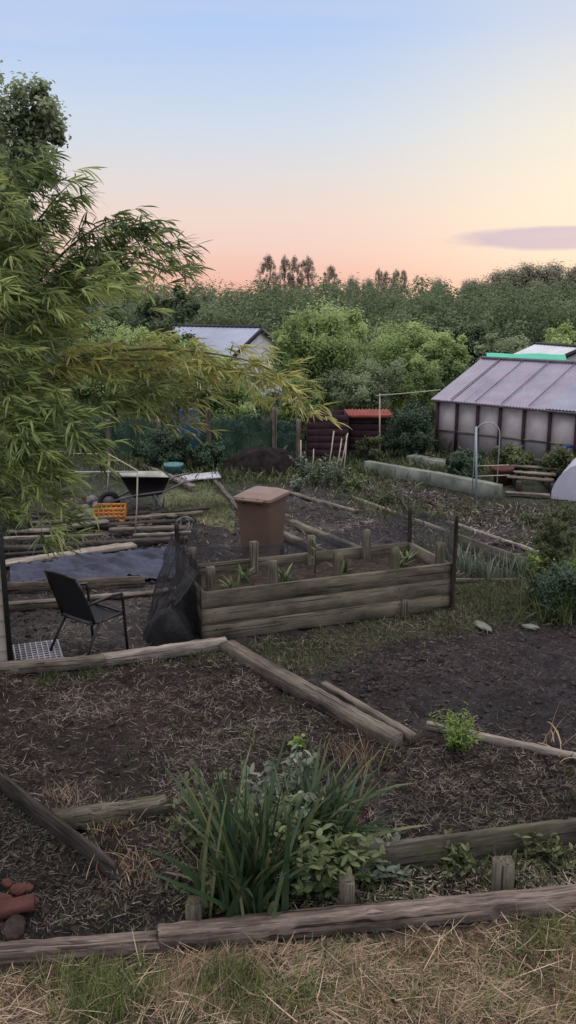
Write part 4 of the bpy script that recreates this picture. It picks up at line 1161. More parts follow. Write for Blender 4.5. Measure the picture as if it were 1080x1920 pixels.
for i, (px, top, hw) in enumerate(pp):
    D = 150; q = at(px, top, D)
    if i < 2:
        o = empty('poplar', (q[0], D, 0), i, plab[i], 'tree', 'poplars on the skyline')
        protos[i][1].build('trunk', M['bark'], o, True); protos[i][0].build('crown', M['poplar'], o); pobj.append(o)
    else:
        s = pobj[i % 2]; o = s.copy(); COL.objects.link(o); o.location = (q[0], D, 0); o.rotation_euler = (0, 0, i * 1.3); o['label'] = plab[i]
        for chd in s.children:
            c2 = chd.copy(); COL.objects.link(c2); c2.parent = o
    sx = 1.5 * (hw / F * D) / 1.15
    o.scale = (sx, sx, q[2] / 10.4)
# hill trees at right
ht = [(890, 524, 34), (940, 508, 40), (985, 496, 46), (1035, 494, 46), (1090, 497, 44), (660, 520, 16), (690, 524, 14), (822, 523, 16)]
hl = ['round tree at the left foot of the wooded rise on the right', 'round tree on the wooded rise, second from its left foot', 'round tree at the top of the wooded rise', 'round tree on the wooded rise just right of its top', 'round tree on the wooded rise at the photo edge',
      'small round tree on the skyline just right of the lone poplar', 'small round tree on the skyline left of the right poplar cluster', 'small round tree on the skyline right of the poplars']
src = None
for i, (px, top, hw) in enumerate(ht):
    D = 170; q = at(px, top, D)
    if src is None:
        mb, cen = crown_mb((0, 0, 4.8), (4.4, 4.4, 4.6), 90, 14000, .45, 80, .3, nrand=.35, tn=.04, stray=.03)
        src = empty('skyline_tree', (q[0], D, 0), 0, hl[0], 'tree', 'round trees on the skyline'); o = src
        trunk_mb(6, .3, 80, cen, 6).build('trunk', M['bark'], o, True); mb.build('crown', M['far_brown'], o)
    else:
        o = src.copy(); COL.objects.link(o); o.location = (q[0], D, 0); o.rotation_euler = (0, 0, i * 1.7); o['label'] = hl[i]
        for chd in src.children:
            c2 = chd.copy(); COL.objects.link(c2); c2.parent = o
    sx = (hw / F * D) / 4.9
    o.scale = (sx, sx, q[2] / 9.6)
# far wood: one mass
r = np.random.default_rng(5); mb = MB()
rows = [(46, 575, 640, 26, 1.9, .16), (62, 548, 600, 34, 2.6, .2), (80, 532, 575, 40, 3.2, .24), (110, 524, 560, 44, 4.2, .3), (140, 520, 545, 46, 5.0, .36)]
for D, t0, t1, n, rr, lf in rows:
    xs_ = np.linspace(-.40 * D, .42 * D, n) + r.normal(0, .3 * rr, n)
    for x in xs_:
        d = D * r.uniform(.93, 1.07); px = 540 + x / d * F
        if D < 50 and (px < 560 or px > 900) : continue
        ty = r.uniform(t0, t0 + (t1 - t0) * .45); 
        zt = at(540, ty, d)[2]
        zt = max(zt, 1.2)
        crown_mb((x, d, zt * .48), (rr * r.uniform(.7, 1.3), rr, zt * .5), 14, 900, lf * 1.3, int(r.integers(1e6)), .5, mb=mb, nrand=.25, tn=.03, stray=0)
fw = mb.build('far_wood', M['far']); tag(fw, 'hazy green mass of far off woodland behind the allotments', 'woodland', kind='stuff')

# ================================================================== BAMBOO
bam = empty('bamboo', (-2.0, 4.6, 0), 0, 'big arching bamboo clump overhanging the left side of the plots', 'bamboo')
bo = np.array([-2.0, 4.6, 0])
r = np.random.default_rng(99)
TW = []   # twig origins: pos, dir azimuth, tint, kind
def culm(ctrl, rad, n=26):
    c = np.array(ctrl); s = np.linspace(0, len(c) - 1, n); i = np.clip(s.astype(int), 0, len(c) - 2); t = (s - i)[:, None]
    m = np.gradient(c, axis=0)
    p0, p1, m0, m1 = c[i], c[i + 1], m[i], m[i + 1]
    P = (2*t**3 - 3*t**2 + 1) * p0 + (t**3 - 2*t**2 + t) * m0 + (-2*t**3 + 3*t**2) * p1 + (t**3 - t**2) * m1
    mb = MB(); mb.tube(P - bo, np.linspace(rad, rad * .15, n), 6); mb.build('culm', M['culm'], bam, True)
    return P
base = lambda dx, dy: np.array([-2.05 + dx, 4.6 + dy, 0])
stems = [
 ([base(0, 0), at(-90, 800, 4.7), at(5, 380, 4.6), at(50, 310, 4.5), at(85, 320, 4.4)], .016, .35, 1),
 ([base(.1, .1), at(-60, 800, 4.8), at(30, 490, 4.8), at(90, 390, 4.7), at(130, 345, 4.6)], .012, .5, 0),
 ([base(-.1, .2), at(-60, 750, 5.0), at(80, 520, 5.0), at(175, 430, 4.9), at(245, 405, 4.8)], .014, .3, 1),
 ([base(.0, .3), at(-60, 760, 5.2), at(120, 520, 5.1), at(230, 432, 5.0), at(295, 445, 4.9), at(335, 495, 4.8)], .014, .3, 1),
 ([base(.1, .0), at(-50, 850, 4.8), at(60, 620, 4.8), at(180, 500, 4.8), at(270, 475, 4.7), at(325, 520, 4.7)], .012, .4, 1),
 ([base(.2, .1), at(-40, 900, 4.8), at(110, 690, 4.8), at(260, 655, 4.8), at(390, 662, 4.7), at(500, 690, 4.6), at(578, 762, 4.5)], .012, .8, 2),
 ([base(.2, .0), at(-40, 900, 4.6), at(100, 700, 4.7), at(260, 675, 4.7), at(420, 690, 4.7), at(530, 735, 4.6)], .010, .75, 2),
 ([base(.2, .2), at(-40, 900, 5.0), at(100, 700, 5.0), at(220, 690, 5.0), at(300, 740, 5.0), at(345, 800, 4.9)], .010, .6, 2),
 ([base(.2, .3), at(-40, 880, 5.0), at(120, 690, 5.0), at(280, 668, 5.0), at(380, 720, 5.0)], .010, .6, 2),
 ([base(.0, -.3), at(-60, 950, 4.3), at(50, 760, 4.2), at(130, 800, 4.1), at(172, 870, 4.0)], .010, .5, 1),
 ([base(.0, -.4), at(-60, 950, 4.2), at(30, 800, 4.1), at(90, 880, 4.0), at(128, 990, 3.9)], .010, .6, 1),
 ([base(.0, -.4), at(-60, 950, 4.2), at(10, 840, 4.1), at(60, 930, 4.0), at(85, 1020, 3.9)], .010, .6, 1),
]
for ctrl, rad, tint, mode in stems:
    P = culm(ctrl, rad, 34)
    k0 = 11 if len(ctrl) > 5 else 14
    for ip, p in enumerate(P[k0:]):
        for _ in range((5 if mode != 2 else 4) if ip < .6 * (len(P) - k0) else (2 if mode != 2 else 3)):
            TW.append((p + r.normal(0, .035 if mode != 2 else .05, 3) * [1, 1.2, 1], r.normal(0, .9), np.clip(tint + r.normal(0, .14), 0, 1), mode))
polyA = np.array([(-80, 310), (0, 335), (25, 400), (35, 450), (75, 500), (145, 492), (225, 482), (275, 508), (290, 530), (225, 545), (150, 570), (100, 620), (75, 700), (75, 780), (95, 830), (90, 890), (65, 930), (40, 960), (-80, 950)])
def fillclumps(poly, n, y0, y1, per, spread, t0, t1):
    pts = sample_poly(poly - np.array([22 if n > 60 else 0, 0]), n, r)
    for px, py in pts:
        Y = r.uniform(y0, y1); c = at(px, py, Y)
        tn = np.clip(r.uniform(t0, t1) - .28 * (Y - y0) / (y1 - y0), 0, 1)  # tint darkens with depth: shade inside the clump put into the colour
        for _ in range(per):
            TW.append((c + r.normal(0, spread, 3) * [1, 1, .7], r.normal(0, .8), np.clip(tn + r.normal(0, .1), 0, 1), 1))
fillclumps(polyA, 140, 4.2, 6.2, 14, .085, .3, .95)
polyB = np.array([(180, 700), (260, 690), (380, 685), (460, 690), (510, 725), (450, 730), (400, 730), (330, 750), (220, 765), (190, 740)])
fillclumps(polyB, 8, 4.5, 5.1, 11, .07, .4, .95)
# leaves deep inside, their shade put into a darker tint
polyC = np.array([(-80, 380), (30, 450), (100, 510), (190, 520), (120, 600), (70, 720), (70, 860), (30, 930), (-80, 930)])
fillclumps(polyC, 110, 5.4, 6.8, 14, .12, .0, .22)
TP_ = np.array([t[0] for t in TW]); TA = np.array([t[1] for t in TW]); TT_ = np.array([t[2] for t in TW]); TMo = np.array([t[3] for t in TW])
n = len(TW)
mb = MB()
tl = r.uniform(.03, .12, n)
tend = ribbons(mb, TP_ - bo, TA, tl, .0025, r.uniform(1.0, 1.8, n), r.uniform(.2, .9, n), .2, 3, 'flat')
mb.build('twigs', M['culm'], bam)
mbA, mbB = MB(), MB()
for sel, m_ in ((TMo != 2, mbA), (TMo == 2, mbB)):
    k = np.where(sel)[0]
    for j in range(9):
        f = r.uniform(.25, 1, len(k))[:, None]
        P = (TP_[k] - bo) * (1 - f) + tend[k] * f
        sg = -1 if j % 2 else 1
        az = TA[k] + sg * r.uniform(.1, .75, len(k))
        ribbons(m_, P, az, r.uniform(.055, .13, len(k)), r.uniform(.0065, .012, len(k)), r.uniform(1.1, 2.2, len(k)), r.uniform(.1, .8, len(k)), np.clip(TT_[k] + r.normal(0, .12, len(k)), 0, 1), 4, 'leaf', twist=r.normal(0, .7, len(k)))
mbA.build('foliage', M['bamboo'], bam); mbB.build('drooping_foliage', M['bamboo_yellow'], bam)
print('bamboo twigs', n)

# ================================================================== PLANTS NEAR
def blade_plant(name, label, px, py, n, L, W, tilt, bend, mat, seed, spread=.08, cat='plant', group=None, prof='blade', az=None, seg=6, azs=3.15, tint=(.1, .9), twist=.5):
    r = np.random.default_rng(seed); q = g(px, py); q[2] = gz1(q[0], q[1])
    mb = MB(); P = np.column_stack([r.normal(0, spread, n), r.normal(0, spread, n), np.full(n, -.01)])
    a = r.uniform(-PI, PI, n) if az is None else az + r.uniform(-azs, azs, n)
    ribbons(mb, P, a, r.uniform(*L, n), r.uniform(*W, n), np.abs(r.normal(0, 1, n)) * tilt, r.uniform(.1, 1, n) * bend, r.uniform(*tint, n), seg, prof, twist=r.normal(0, twist, n))
    o = mb.build(name, M[mat]); o.location = q
    return tag(o, label, cat, group)
def leafy_plant(name, label, px, py, h, rad, n, leaf, mat, seed, cat='plant', group=None, stems=14, droop=1.0, asp=1.0):
    r = np.random.default_rng(seed); q = g(px, py); q[2] = gz1(q[0], q[1])
    o = empty(name, q, 0, label, cat, group)
    ms, ml = MB(), MB()
    az = r.uniform(-PI, PI, stems); Ls = h * r.uniform(.55, 1.15, stems)
    tl = r.uniform(.02, 1.0, stems) * math.atan2(rad, h) * 1.2; bd = r.uniform(0, .6, stems)
    s = np.linspace(0, 1, 8)
    for k in range(stems):
        ang = tl[k] + bd[k] * s; dr = np.concatenate([[0], np.cumsum(np.sin(ang[1:])) * Ls[k] / 7]); dz = np.concatenate([[0], np.cumsum(np.cos(ang[1:])) * Ls[k] / 7])
        b0 = r.normal(0, rad * .15, 2)
        pts = np.column_stack([b0[0] + np.cos(az[k]) * dr, b0[1] + np.sin(az[k]) * dr, dz - .01])
        ms.tube(pts, np.linspace(.006, .002, 8) * max(.5, min(1, h / .4)), 5, t=.3)
        m = n // stems; f = r.uniform(.2, 1, m) * 7; i = np.clip(f.astype(int), 0, 6); t = (f - i)[:, None]
        P = pts[i] * (1 - t) + pts[i + 1] * t
        ribbons(ml, P, r.uniform(-PI, PI, m), leaf * r.uniform(.5, 1.3, m), leaf * .5 * asp * r.uniform(.6, 1.1, m), r.uniform(.4, 1.6, m), droop * r.uniform(.1, 1, m), np.clip(.25 + .5 * f / 7 + r.normal(0, .17, m), 0, 1), 4, 'leaf', twist=r.normal(0, .5, m))
    ms.build('stem', M['weed'], o, True); ml.build('leaves', M[mat], o)
    return o
blade_plant('iris_clump', 'large clump of sword shaped leaves standing behind the front sleeper', 468, 1688, 170, (.4, 1.0), (.02, .042), .3, .75, 'iris', 1, .12, 'plant')
blade_plant('iris_clump', 'smaller clump of sword shaped leaves fanning to the right behind the large one', 590, 1590, 90, (.4, .85), (.022, .045), .5, 1.2, 'iris', 2, .09, 'plant', az=.3, azs=1.6)
leafy_plant('leafy_plant', 'pale green leafy growth filling the back of the large sword leaved clump', 520, 1560, .5, .5, 800, .07, 'silver', 3, stems=40)
leafy_plant('leafy_plant', 'broad leaved green plant between iris clump and the stake right of it', 590, 1668, .42, .34, 620, .075, 'leafy', 4, stems=34)
leafy_plant('leafy_plant', 'low leafy plant in front of the right edging board', 700, 1640, .26, .25, 260, .07, 'silver', 5, stems=18)
leafy_plant('leafy_plant', 'pale leafy plant at the left side of the sword leaved clump', 385, 1590, .42, .3, 300, .07, 'weed', 6, stems=22)
leafy_plant('feathery_weed', 'fine feathery weed between the iris clump foot and the broad leaved plant', 550, 1680, .32, .2, 700, .03, 'silver', 7, stems=26, asp=.5)
leafy_plant('leafy_plant', 'low weed in front of the right board, near the widest stake', 855, 1630, .2, .22, 220, .06, 'weed', 8, stems=16)
leafy_plant('leafy_plant', 'low weed between the widest stake and the right photo edge', 1030, 1615, .2, .3, 260, .055, 'weed', 9, stems=16)
leafy_plant('leafy_plant', 'bushy low plant spilling over the left end of the right edging board', 655, 1652, .3, .28, 420, .065, 'leafy', 401, stems=24)
leafy_plant('leafy_plant', 'low weedy plant at the left foot of the sword leaved clump, above the leftmost stake', 400, 1690, .2, .22, 260, .05, 'weed', 402, stems=18)
leafy_plant('leafy_plant', 'mixed green growth in the heart of the sword leaved clump', 500, 1640, .5, .3, 520, .075, 'leafy', 403, stems=30)
# feathery bright plant
leafy_plant('feathery_plant', 'bright green feathery plant beside the thin pale batten', 858, 1412, .34, .2, 1900, .045, 'lime', 10, stems=46, asp=.35)
leafy_plant('lime_plant', 'lime yellow leafed seedling behind the sword leaved clump', 560, 1400, .08, .08, 40, .07, 'lime', 11, stems=6)
blade_plant('grass_tuft', 'dry grass tuft right of the sword leaved clump below the slanting sleeper', 660, 1430, 90, (.12, .3), (.003, .007), .45, 1.1, 'straw', 12, .12, 'grass', tint=(0, .35))
# yellowish upright stems at right
leafy_plant('shoots', 'bright yellow green upright shoots in front of the tall weeds at right', 1010, 1085, .42, .3, 500, .05, 'lime', 13, stems=26, droop=.3)
leafy_plant('shoots', 'yellow green shoots close to the dark shrub at the right photo edge', 1062, 1095, .4, .25, 260, .05, 'lime', 14, stems=14, droop=.3)
for i, (px, py, mt, lb) in enumerate(((1000, 1140, 'weed', 'tall grass tuft at the left side of the dark shrub'), (1050, 1165, 'grass', 'long green grass at the front foot of the dark shrub'), (1075, 1110, 'lime', 'bright long grass rising through the dark shrub at the photo edge'))):
    blade_plant('grass_tuft', lb, px, py, 110, (.25, .6), (.006, .012), .35, 1.0, mt, 300 + i, .12, 'grass')
# leek row
for i, (px, py) in enumerate(((868, 1068), (890, 1075), (908, 1082), (930, 1085), (952, 1088), (972, 1090), (880, 1086), (915, 1092), (850, 1072))):
    blade_plant('leek', 'blue green leek plant in the row before the mossy board', px, py, 14, (.25, .45), (.015, .028), .22, .8, 'silver', 200 + i, .03, 'leek', 'leeks growing in a row')
# reedy stalks at the net pole
for i, (px, py) in enumerate(((800, 1060), (845, 1056))):
    blade_plant('grass_tuft', ['tall grass tuft left of the tallest net pole', 'tall grass tuft right of the tallest net pole'][i], px, py, 40, (.35, .6), (.008, .014), .2, .4, 'weed', 220 + i, .08, 'grass')
# silver tall plants by the canes
for i, (px, py, h) in enumerate(((570, 905, .55), (592, 912, .62), (612, 915, .6), (640, 912, .4), (555, 925, .35))):
    leafy_plant('tall_plant', 'tall silvery green plant standing in front of the dark compost bay', px, py, h, .16, 260, .07, 'silver', 230 + i, 'plant', 'silvery plants in front of the compost bay', stems=9)
# bushes in the far strip plots
for i, (px, py, h, w, mt, lb) in enumerate(((720, 945, .25, .4, 'weed', 'low weedy plant in the far plot below the concrete kerb'), (665, 918, .3, .4, 'leafy', 'leafy plant right of the silvery plants'), (800, 870, .3, .4, 'weed', 'leafy plant at the far end of the lower concrete strip'), (880, 905, .45, .35, 'hedge_dark', 'dark leafy plant behind the long concrete kerb'),
      (990, 985, .3, .5, 'weed', 'weedy growth in front of the timber stack'), (1060, 980, .4, .5, 'weed', 'weedy growth in front of the white fleece'))):
    leafy_plant('leafy_plant', lb, px, py, h, w, 420, .06, mt, 250 + i, stems=24)
blade_plant('dry_stalks', 'pale bent dry stalks at the right photo edge above the batten', 1050, 1400, 16, (.2, .5), (.006, .012), .7, 1.8, 'straw', 270, .15, 'stalks')
for i, (px, py, lb) in enumerate(((205, 1555, 'straw coloured weed tuft growing on the rotten log'), (250, 1640, 'straw coloured weed tuft below the pale splinter'), (130, 1500, 'straw coloured weed tuft just above the slanting dark board'))):
    blade_plant('grass_tuft', lb, px, py, 110, (.06, .2), (.004, .008), .6, 1.0, 'straw', 280 + i, .1, 'grass', tint=(.0, .7))
# loose dry leaves
for i, (px, py, sz, lb) in enumerate(((398, 1640, .16, 'long pale dry leaf lying left of the sword leaved clump'), (415, 1708, .1, 'pale curled dry leaf beside the leftmost stake'), (610, 1612, .09, 'small pale dry leaf hanging in the broad leaved plant'), (640, 1480, .1, 'pale dry leaf beside the smaller sword leaved clump'))):
    mb = MB(); ribbons(mb, [[0, 0, 0]], [.6 + i], [sz], [sz * .28], [1.2], [.5], [.9], 6, 'leaf', twist=.5); o = mb.build('dry_leaf', M['petal']); q = g(px, py, .05); o.location = q; tag(o, lb, 'leaf')

# ================================================================== GRASS, STRAW, LITTER (nobody could count these)
r = np.random.default_rng(2024)
def clustered(poly, n, k, s, r):
    c = sample_poly(poly, k, r); w = r.random(k) ** 2; w /= w.sum()
    return c[r.choice(k, n, p=w)] + r.normal(0, s, (n, 2)) * r.uniform(.3, 1.3, (n, 1))
lawn = np.array([(-2.6, 3.3), (2.6, 3.3), (2.6, sleeper_y(2.6) - .0), (-2.6, sleeper_y(-2.6) - .0)])
lawn[2:, 1] -= .09
mb = MB()
n = 60000; xy = sample_poly(lawn, n, r); den = fbm(xy[:, 0] * 2.3, xy[:, 1] * 2.3, 3, 7); xy = xy[r.random(n) < np.clip((den - .3) * 3.2, .06, 1)]; n = len(xy)
az = 6.28 * fbm(xy[:, 0] * 1.2, xy[:, 1] * 1.2, 2, 17) * 1.6 + r.normal(0, .7, n)
tt_ = np.clip(.1 + .8 * fbm(xy[:, 0] * 3, xy[:, 1] * 3, 3, 27) + r.normal(0, .18, n), 0, 1)
ribbons(mb, on_ground(xy, .0), az, r.uniform(.03, .13, n), r.uniform(.0015, .004, n), r.uniform(.7, 1.65, n), r.uniform(-.8, 1.4, n), tt_, 4, twist=r.normal(0, .5, n))
n = 1500; xy = sample_poly(lawn, n, r)
ribbons(mb, on_ground(xy, .03), r.uniform(-PI, PI, n), r.uniform(.08, .3, n), r.uniform(.002, .005, n), r.uniform(1.25, 1.65, n), r.uniform(-.6, .9, n), r.uniform(.3, 1, n), 6, twist=r.normal(0, .5, n))
o = mb.build('dry_grass', M['straw']); tag(o, 'flattened straw coloured dry grass in front of the sleeper', 'grass', kind='stuff')
mb = MB()
for (px, py, nn, sx, hh) in ((235, 1855, 420, .13, .12), (180, 1895, 420, .12, .12), (430, 1850, 420, .11, .11), (330, 1890, 120, .2, .08), (1040, 1760, 500, .16, .12), (880, 1800, 260, .25, .09), (620, 1800, 260, .2, .09), (700, 1890, 300, .3, .08), (120, 1830, 260, .2, .1), (480, 1900, 400, .2, .1), (1000, 1890, 350, .25, .1), (440, 1830, 300, .1, .12), (160, 1850, 300, .12, .13), (560, 1870, 200, .12, .09), (800, 1860, 160, .15, .08)):
    q = g(px, py); xy = q[:2] + r.normal(0, sx, (nn, 2)) * [1, .6]
    xy = xy[xy[:, 1] < sleeper_y(xy[:, 0]) - .08]; m = len(xy)
    ribbons(mb, on_ground(xy, -.005), r.uniform(-PI, PI, m), hh * r.uniform(.5, 1.4, m), r.uniform(.003, .006, m), np.abs(r.normal(0, .45, m)), r.uniform(.1, 1.3, m), np.clip(r.normal(.5, .25, m), 0, 1), 4, twist=r.normal(0, .4, m))
n = 9000; xy = sample_poly(lawn, n, r); dn = fbm(xy[:, 0] * 1.6 + 9, xy[:, 1] * 1.6, 3, 71); xy = xy[(dn > .5) & (r.random(n) < .5)]; m = len(xy)
ribbons(mb, on_ground(xy, -.005), r.uniform(-PI, PI, m), r.uniform(.03, .1, m), r.uniform(.003, .005, m), np.abs(r.normal(0, .5, m)), r.uniform(.1, 1.2, m), np.clip(r.normal(.4, .25, m), 0, 1), 3)
o = mb.build('green_grass', M['grass']); tag(o, 'green grass tufts in the dry strip at the bottom', 'grass', kind='stuff')
# straw and twigs on the soil
mb = MB()
def scatter_straw(poly, n, Ls, Ws, t=(.1, .9), k=90, s=.22):
    xy = clustered(poly, n, k, s, r); m = len(xy)
    ribbons(mb, on_ground(xy, .012), r.uniform(-PI, PI, m), Ls * r.uniform(.3, 1.5, m), Ws * r.uniform(.5, 1.4, m), r.uniform(1.0, 1.65, m), r.uniform(-.6, .7, m), np.clip(r.uniform(*t, m), 0, 1), 3, twist=r.normal(0, .8, m))
scatter_straw(Z_bed_near, 13000, .07, .004, (.05, .75), 160, .25)
scatter_straw(Z_left_low, 5000, .05, .004, (.0, .55), 80, .2)
scatter_straw(Z_strip, 3600, .07, .008, (.05, .8), 60, .16)
scatter_straw(Z_bed_right, 3600, .06, .004, (.05, .6), 80, .25)
scatter_straw(Z_soil_right, 2600, .06, .004, (.05, .5), 80, .3)
scatter_straw(Z_olive, 2600, .08, .004, (.1, .7), 80, .25)
scatter_straw(Z_patio, 1600, .08, .006, (.2, .8), 60, .25)
scatter_straw(Z_midsoil, 3200, .1, .007, (.2, .8), 90, .4)
scatter_straw(Z_rsoil, 3500, .12, .009, (.2, .9), 90, .45)
scatter_straw(Z_heap, 2200, .12, .009, (.1, .8), 60, .35)
o = mb.build('soil_litter', M['litter']); tag(o, 'dry stalks and shreds lying over the bare soil', 'litter', kind='stuff')
# clods
mb = MB(); ico = bmesh.new(); bmesh.ops.create_icosphere(ico, subdivisions=1, radius=1); iv = np.array([v.co[:] for v in ico.verts]); jf = np.array([[v.index for v in f.verts] + [f.verts[2].index] for f in ico.faces]); ico.free()
def clods(poly, n, s0, s1):
    xy = clustered(poly, n, 60, .4, r); P = on_ground(xy, .0); n = len(P)
    s = (s0 + (s1 - s0) * r.random(n) ** 3)[:, None, None]
    V = iv[None] * s * r.uniform(.4, 1.5, (n, len(iv), 1)) * np.array([1, 1, .55]) + P[:, None]
    f = jf[None] + (np.arange(n) * len(iv))[:, None, None]
    mb.add(V.reshape(-1, 3), f.reshape(-1, 4))
clods(Z_bed_near, 3000, .006, .032); clods(Z_left_low, 1200, .008, .035); clods(Z_strip, 700, .008, .03); clods(Z_bed_right, 1800, .006, .03); clods(Z_soil_right, 3200, .006, .035); clods(Z_rsoil, 1500, .015, .08); clods(Z_heap, 800, .015, .07); clods(Z_patio, 900, .008, .04); clods(Z_midsoil, 800, .01, .05)
o = mb.build('soil_clods', M['clod']); tag(o, 'loose dark clods strewn over the dug soil', 'soil', kind='stuff')
# weeds: fine greens
mb = MB()
def weeds(poly, n, L, k=40, s=.18, w=.007):
    xy = clustered(poly, n, k, s, r); m = len(xy)
    ribbons(mb, on_ground(xy, -.004), r.uniform(-PI, PI, m), L * r.uniform(.4, 1.4, m), w * r.uniform(.5, 1.5, m), np.abs(r.normal(0, .6, m)), r.uniform(.1, 1.3, m), np.clip(r.normal(.45, .25, m), 0, 1), 3, 'leaf', twist=r.normal(0, .5, m))
weeds(Z_bed_near, 1800, .06, 36, .16); weeds(Z_left_low, 1500, .04, 50, .16, .008); weeds(Z_strip, 2200, .07, 60, .13, .014); weeds(Z_bed_right, 600, .06, 20, .15)
weeds(Z_olive, 4500, .07, 70, .22); weeds(Z_lpath, 4000, .08, 80, .3); weeds(Z_midsoil, 900, .1, 22, .25, .012); weeds(Z_rsoil, 2200, .12, 50, .3, .014); weeds(wpoly([(985, 1000), (1200, 1000), (1200, 1180), (985, 1170)]), 2500, .28, 40, .14, .014); weeds(Z_heap, 900, .1, 24, .3, .012)
weeds(wpoly([(855, 1100), (985, 1095), (980, 1165), (860, 1160)]), 3500, .08, 50, .2)
weeds(wpoly([(-100, 1262), (420, 1216), (430, 1240), (-100, 1300)]), 1500, .07, 40, .1)
weeds(wpoly([(540, 900), (700, 900), (840, 985), (760, 985)]), 1500, .14, 60, .35, .02)
weeds(wpoly([(200, 860), (1200, 860), (1200, 885), (200, 900)]), 9000, .2, 150, .5, .03)
o = mb.build('weeds', M['weed']); tag(o, 'fine green weeds sprouting through soil and paths', 'weeds', kind='stuff')
# coarse ground cover farther out
mb = MB(); xy = np.column_stack([r.uniform(-22, 22, 30000), r.uniform(20, 48, 30000)])
m = len(xy); ribbons(mb, np.column_stack([xy, np.zeros(m)]), r.uniform(-PI, PI, m), r.uniform(.2, .6, m), r.uniform(.03, .08, m), np.abs(r.normal(0, .5, m)), r.uniform(.1, 1, m), np.clip(r.normal(.4, .2, m), 0, 1), 3, 'leaf')
o = mb.build('ground_cover', M['weed']); tag(o, 'rough green undergrowth below the far trees', 'undergrowth', kind='stuff')

# ================================================================== SKY AND LIGHT
SUN_AZ = math.radians(24)      # right of the view direction
SUN_EL = math.radians(6)
w = bpy.data.worlds.new("World"); scn.world = w; w.use_nodes = True
nt = w.node_tree; nt.nodes.clear()
out = nt.nodes.new('ShaderNodeOutputWorld'); bg = nt.nodes.new('ShaderNodeBackground')
sky = nt.nodes.new('ShaderNodeTexSky'); sky.sky_type = 'NISHITA'; sky.sun_disc = False
sky.sun_elevation = SUN_EL; sky.sun_rotation = SUN_AZ; sky.air_density = 1.0; sky.dust_density = 1.5; sky.ozone_density = 2.0
tc = nt.nodes.new('ShaderNodeTexCoord'); sep = nt.nodes.new('ShaderNodeSeparateXYZ'); nt.links.new(tc.outputs['Generated'], sep.inputs[0])
mr = nt.nodes.new('ShaderNodeMapRange'); mr.inputs[1].default_value = 0; mr.inputs[2].default_value = 1; nt.links.new(sep.outputs[2], mr.inputs[0])
ev = ramp(nt, [(0.0, lin(243, 186, 164)), (.02, lin(246, 194, 178)), (.05, lin(247, 209, 196)), (.085, lin(244, 219, 208)), (.125, lin(231, 224, 224)), (.17, lin(214, 224, 238)), (.26, lin(182, 208, 248)), (.45, lin(200, 205, 222)), (1.0, lin(226, 214, 208))])
nt.links.new(mr.outputs[0], ev.inputs[0])
# warm yellow glow towards the set sun (direction just outside the right edge)
gd = ray(1120, 340); gd = gd / np.linalg.norm(gd)
dp = nt.nodes.new('ShaderNodeVectorMath'); dp.operation = 'DOT_PRODUCT'; dp.inputs[1].default_value = tuple(gd); nt.links.new(tc.outputs['Generated'], dp.inputs[0])
gr = nt.nodes.new('ShaderNodeMapRange'); gr.inputs[1].default_value = math.cos(math.radians(24)); gr.inputs[2].default_value = 1.0; nt.links.new(dp.outputs['Value'], gr.inputs[0])
gp2 = nt.nodes.new('ShaderNodeMath'); gp2.operation = 'POWER'; gp2.inputs[1].default_value = 4.6; nt.links.new(gr.outputs[0], gp2.inputs[0])
gp3 = nt.nodes.new('ShaderNodeMath'); gp3.operation = 'MULTIPLY'; gp3.inputs[1].default_value = .62; nt.links.new(gp2.outputs[0], gp3.inputs[0])
c1 = mixc(nt, gp3.outputs[0], ev.outputs[0], lin(253, 240, 212))
# one long mauve cloud bank low on the right
cd_ = ray(1010, 447); cd_ = cd_ / np.linalg.norm(cd_); caz = math.atan2(cd_[0], cd_[1]); cel = cd_[2]
atn = nt.nodes.new('ShaderNodeMath'); atn.operation = 'ARCTAN2'; nt.links.new(sep.outputs[0], atn.inputs[0]); nt.links.new(sep.outputs[1], atn.inputs[1])
def math_(op, a, b_):
    m = nt.nodes.new('ShaderNodeMath'); m.operation = op
    for s, v_ in zip(m.inputs, (a, b_)):
        if hasattr(v_, 'is_linked'): nt.links.new(v_, s)
        else: s.default_value = v_
    return m.outputs[0]
mpn = nt.nodes.new('ShaderNodeMapping'); mpn.inputs['Scale'].default_value = (14, 14, 60); nt.links.new(tc.outputs['Generated'], mpn.inputs[0])
cn = noise_node(nt, 1.0, 4, .6, mpn.outputs[0])
az_ = math_('DIVIDE', math_('SUBTRACT', atn.outputs[0], caz + .03), .125)
el_ = math_('DIVIDE', math_('SUBTRACT', sep.outputs[2], cel), .0125)
d2 = math_('ADD', math_('POWER', math_('ABSOLUTE', az_, 0), 2.0), math_('POWER', math_('ABSOLUTE', el_, 0), 2.0))
d2 = math_('ADD', d2, math_('MULTIPLY', math_('SUBTRACT', cn.outputs[0], .5), 1.1))
cm = nt.nodes.new('ShaderNodeMapRange'); cm.interpolation_type = 'SMOOTHSTEP'; cm.inputs[1].default_value = 1.25; cm.inputs[2].default_value = .45; cm.inputs[4].default_value = .9; nt.links.new(d2, cm.inputs[0])
c2 = mixc(nt, cm.outputs[0], c1, lin(196, 180, 200))
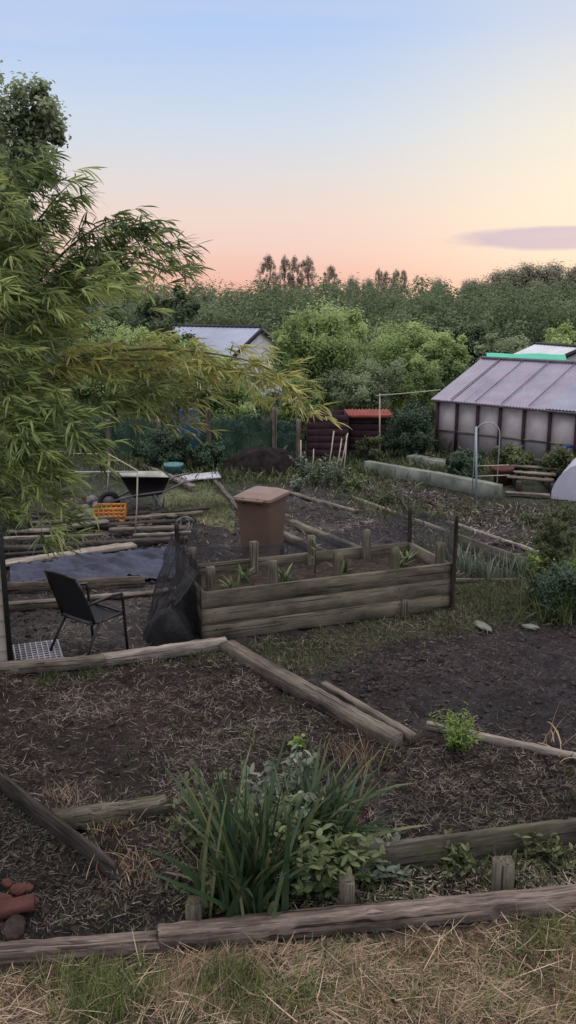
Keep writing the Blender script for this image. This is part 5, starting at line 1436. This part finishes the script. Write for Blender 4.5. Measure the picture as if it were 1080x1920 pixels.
# faint streaks
mps = nt.nodes.new('ShaderNodeMapping'); mps.inputs['Scale'].default_value = (2.2, 2.2, 26); nt.links.new(tc.outputs['Generated'], mps.inputs[0])
sn = noise_node(nt, 1.0, 5, .55, mps.outputs[0]); sm = nt.nodes.new('ShaderNodeMapRange'); sm.inputs[1].default_value = .5; sm.inputs[2].default_value = .8; sm.inputs[4].default_value = .3; nt.links.new(sn.outputs[0], sm.inputs[0])
c3 = mixc(nt, sm.outputs[0], c2, lin(240, 226, 226))
# physical sky laid over softly
sk = mixc(nt, 1.0, sky.outputs[0], (.09, .09, .09), 'MULTIPLY')
fin = mixc(nt, .05, c3, sk)
# below the horizon: dull ground bounce
lt = math_('LESS_THAN', sep.outputs[2], -0.02)
fin = mixc(nt, lt, fin, (.09, .085, .07))
hi = nt.nodes.new('ShaderNodeMapRange'); hi.interpolation_type = 'SMOOTHSTEP'; hi.inputs[1].default_value = .3; hi.inputs[2].default_value = .75; hi.inputs[3].default_value = 1.0; hi.inputs[4].default_value = 2.5  # upper sky, out of view, brightened as added light for the ground
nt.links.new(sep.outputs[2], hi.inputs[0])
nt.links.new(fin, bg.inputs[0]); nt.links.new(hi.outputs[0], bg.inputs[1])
nt.links.new(bg.outputs[0], out.inputs[0])
sl = bpy.data.lights.new('sun', 'SUN'); sl.energy = .9; sl.angle = math.radians(10); sl.color = (1.0, .78, .58)
so = bpy.data.objects.new('sun', sl); COL.objects.link(so)
sd = Vector((math.sin(SUN_AZ) * math.cos(SUN_EL), math.cos(SUN_AZ) * math.cos(SUN_EL), math.sin(SUN_EL)))
so.rotation_euler = sd.to_track_quat('Z', 'Y').to_euler(); so.location = (8, 10, 12)

scn.view_settings.view_transform = 'Standard'; scn.view_settings.look = 'None'
scn.view_settings.exposure = 0; scn.view_settings.gamma = 1
scn.render.engine = 'CYCLES'
scn.cycles.max_bounces = 6; scn.cycles.diffuse_bounces = 3; scn.cycles.glossy_bounces = 2; scn.cycles.transparent_max_bounces = 12
scn.cycles.use_denoising = True
scn.render.resolution_x = 576; scn.render.resolution_y = 1024
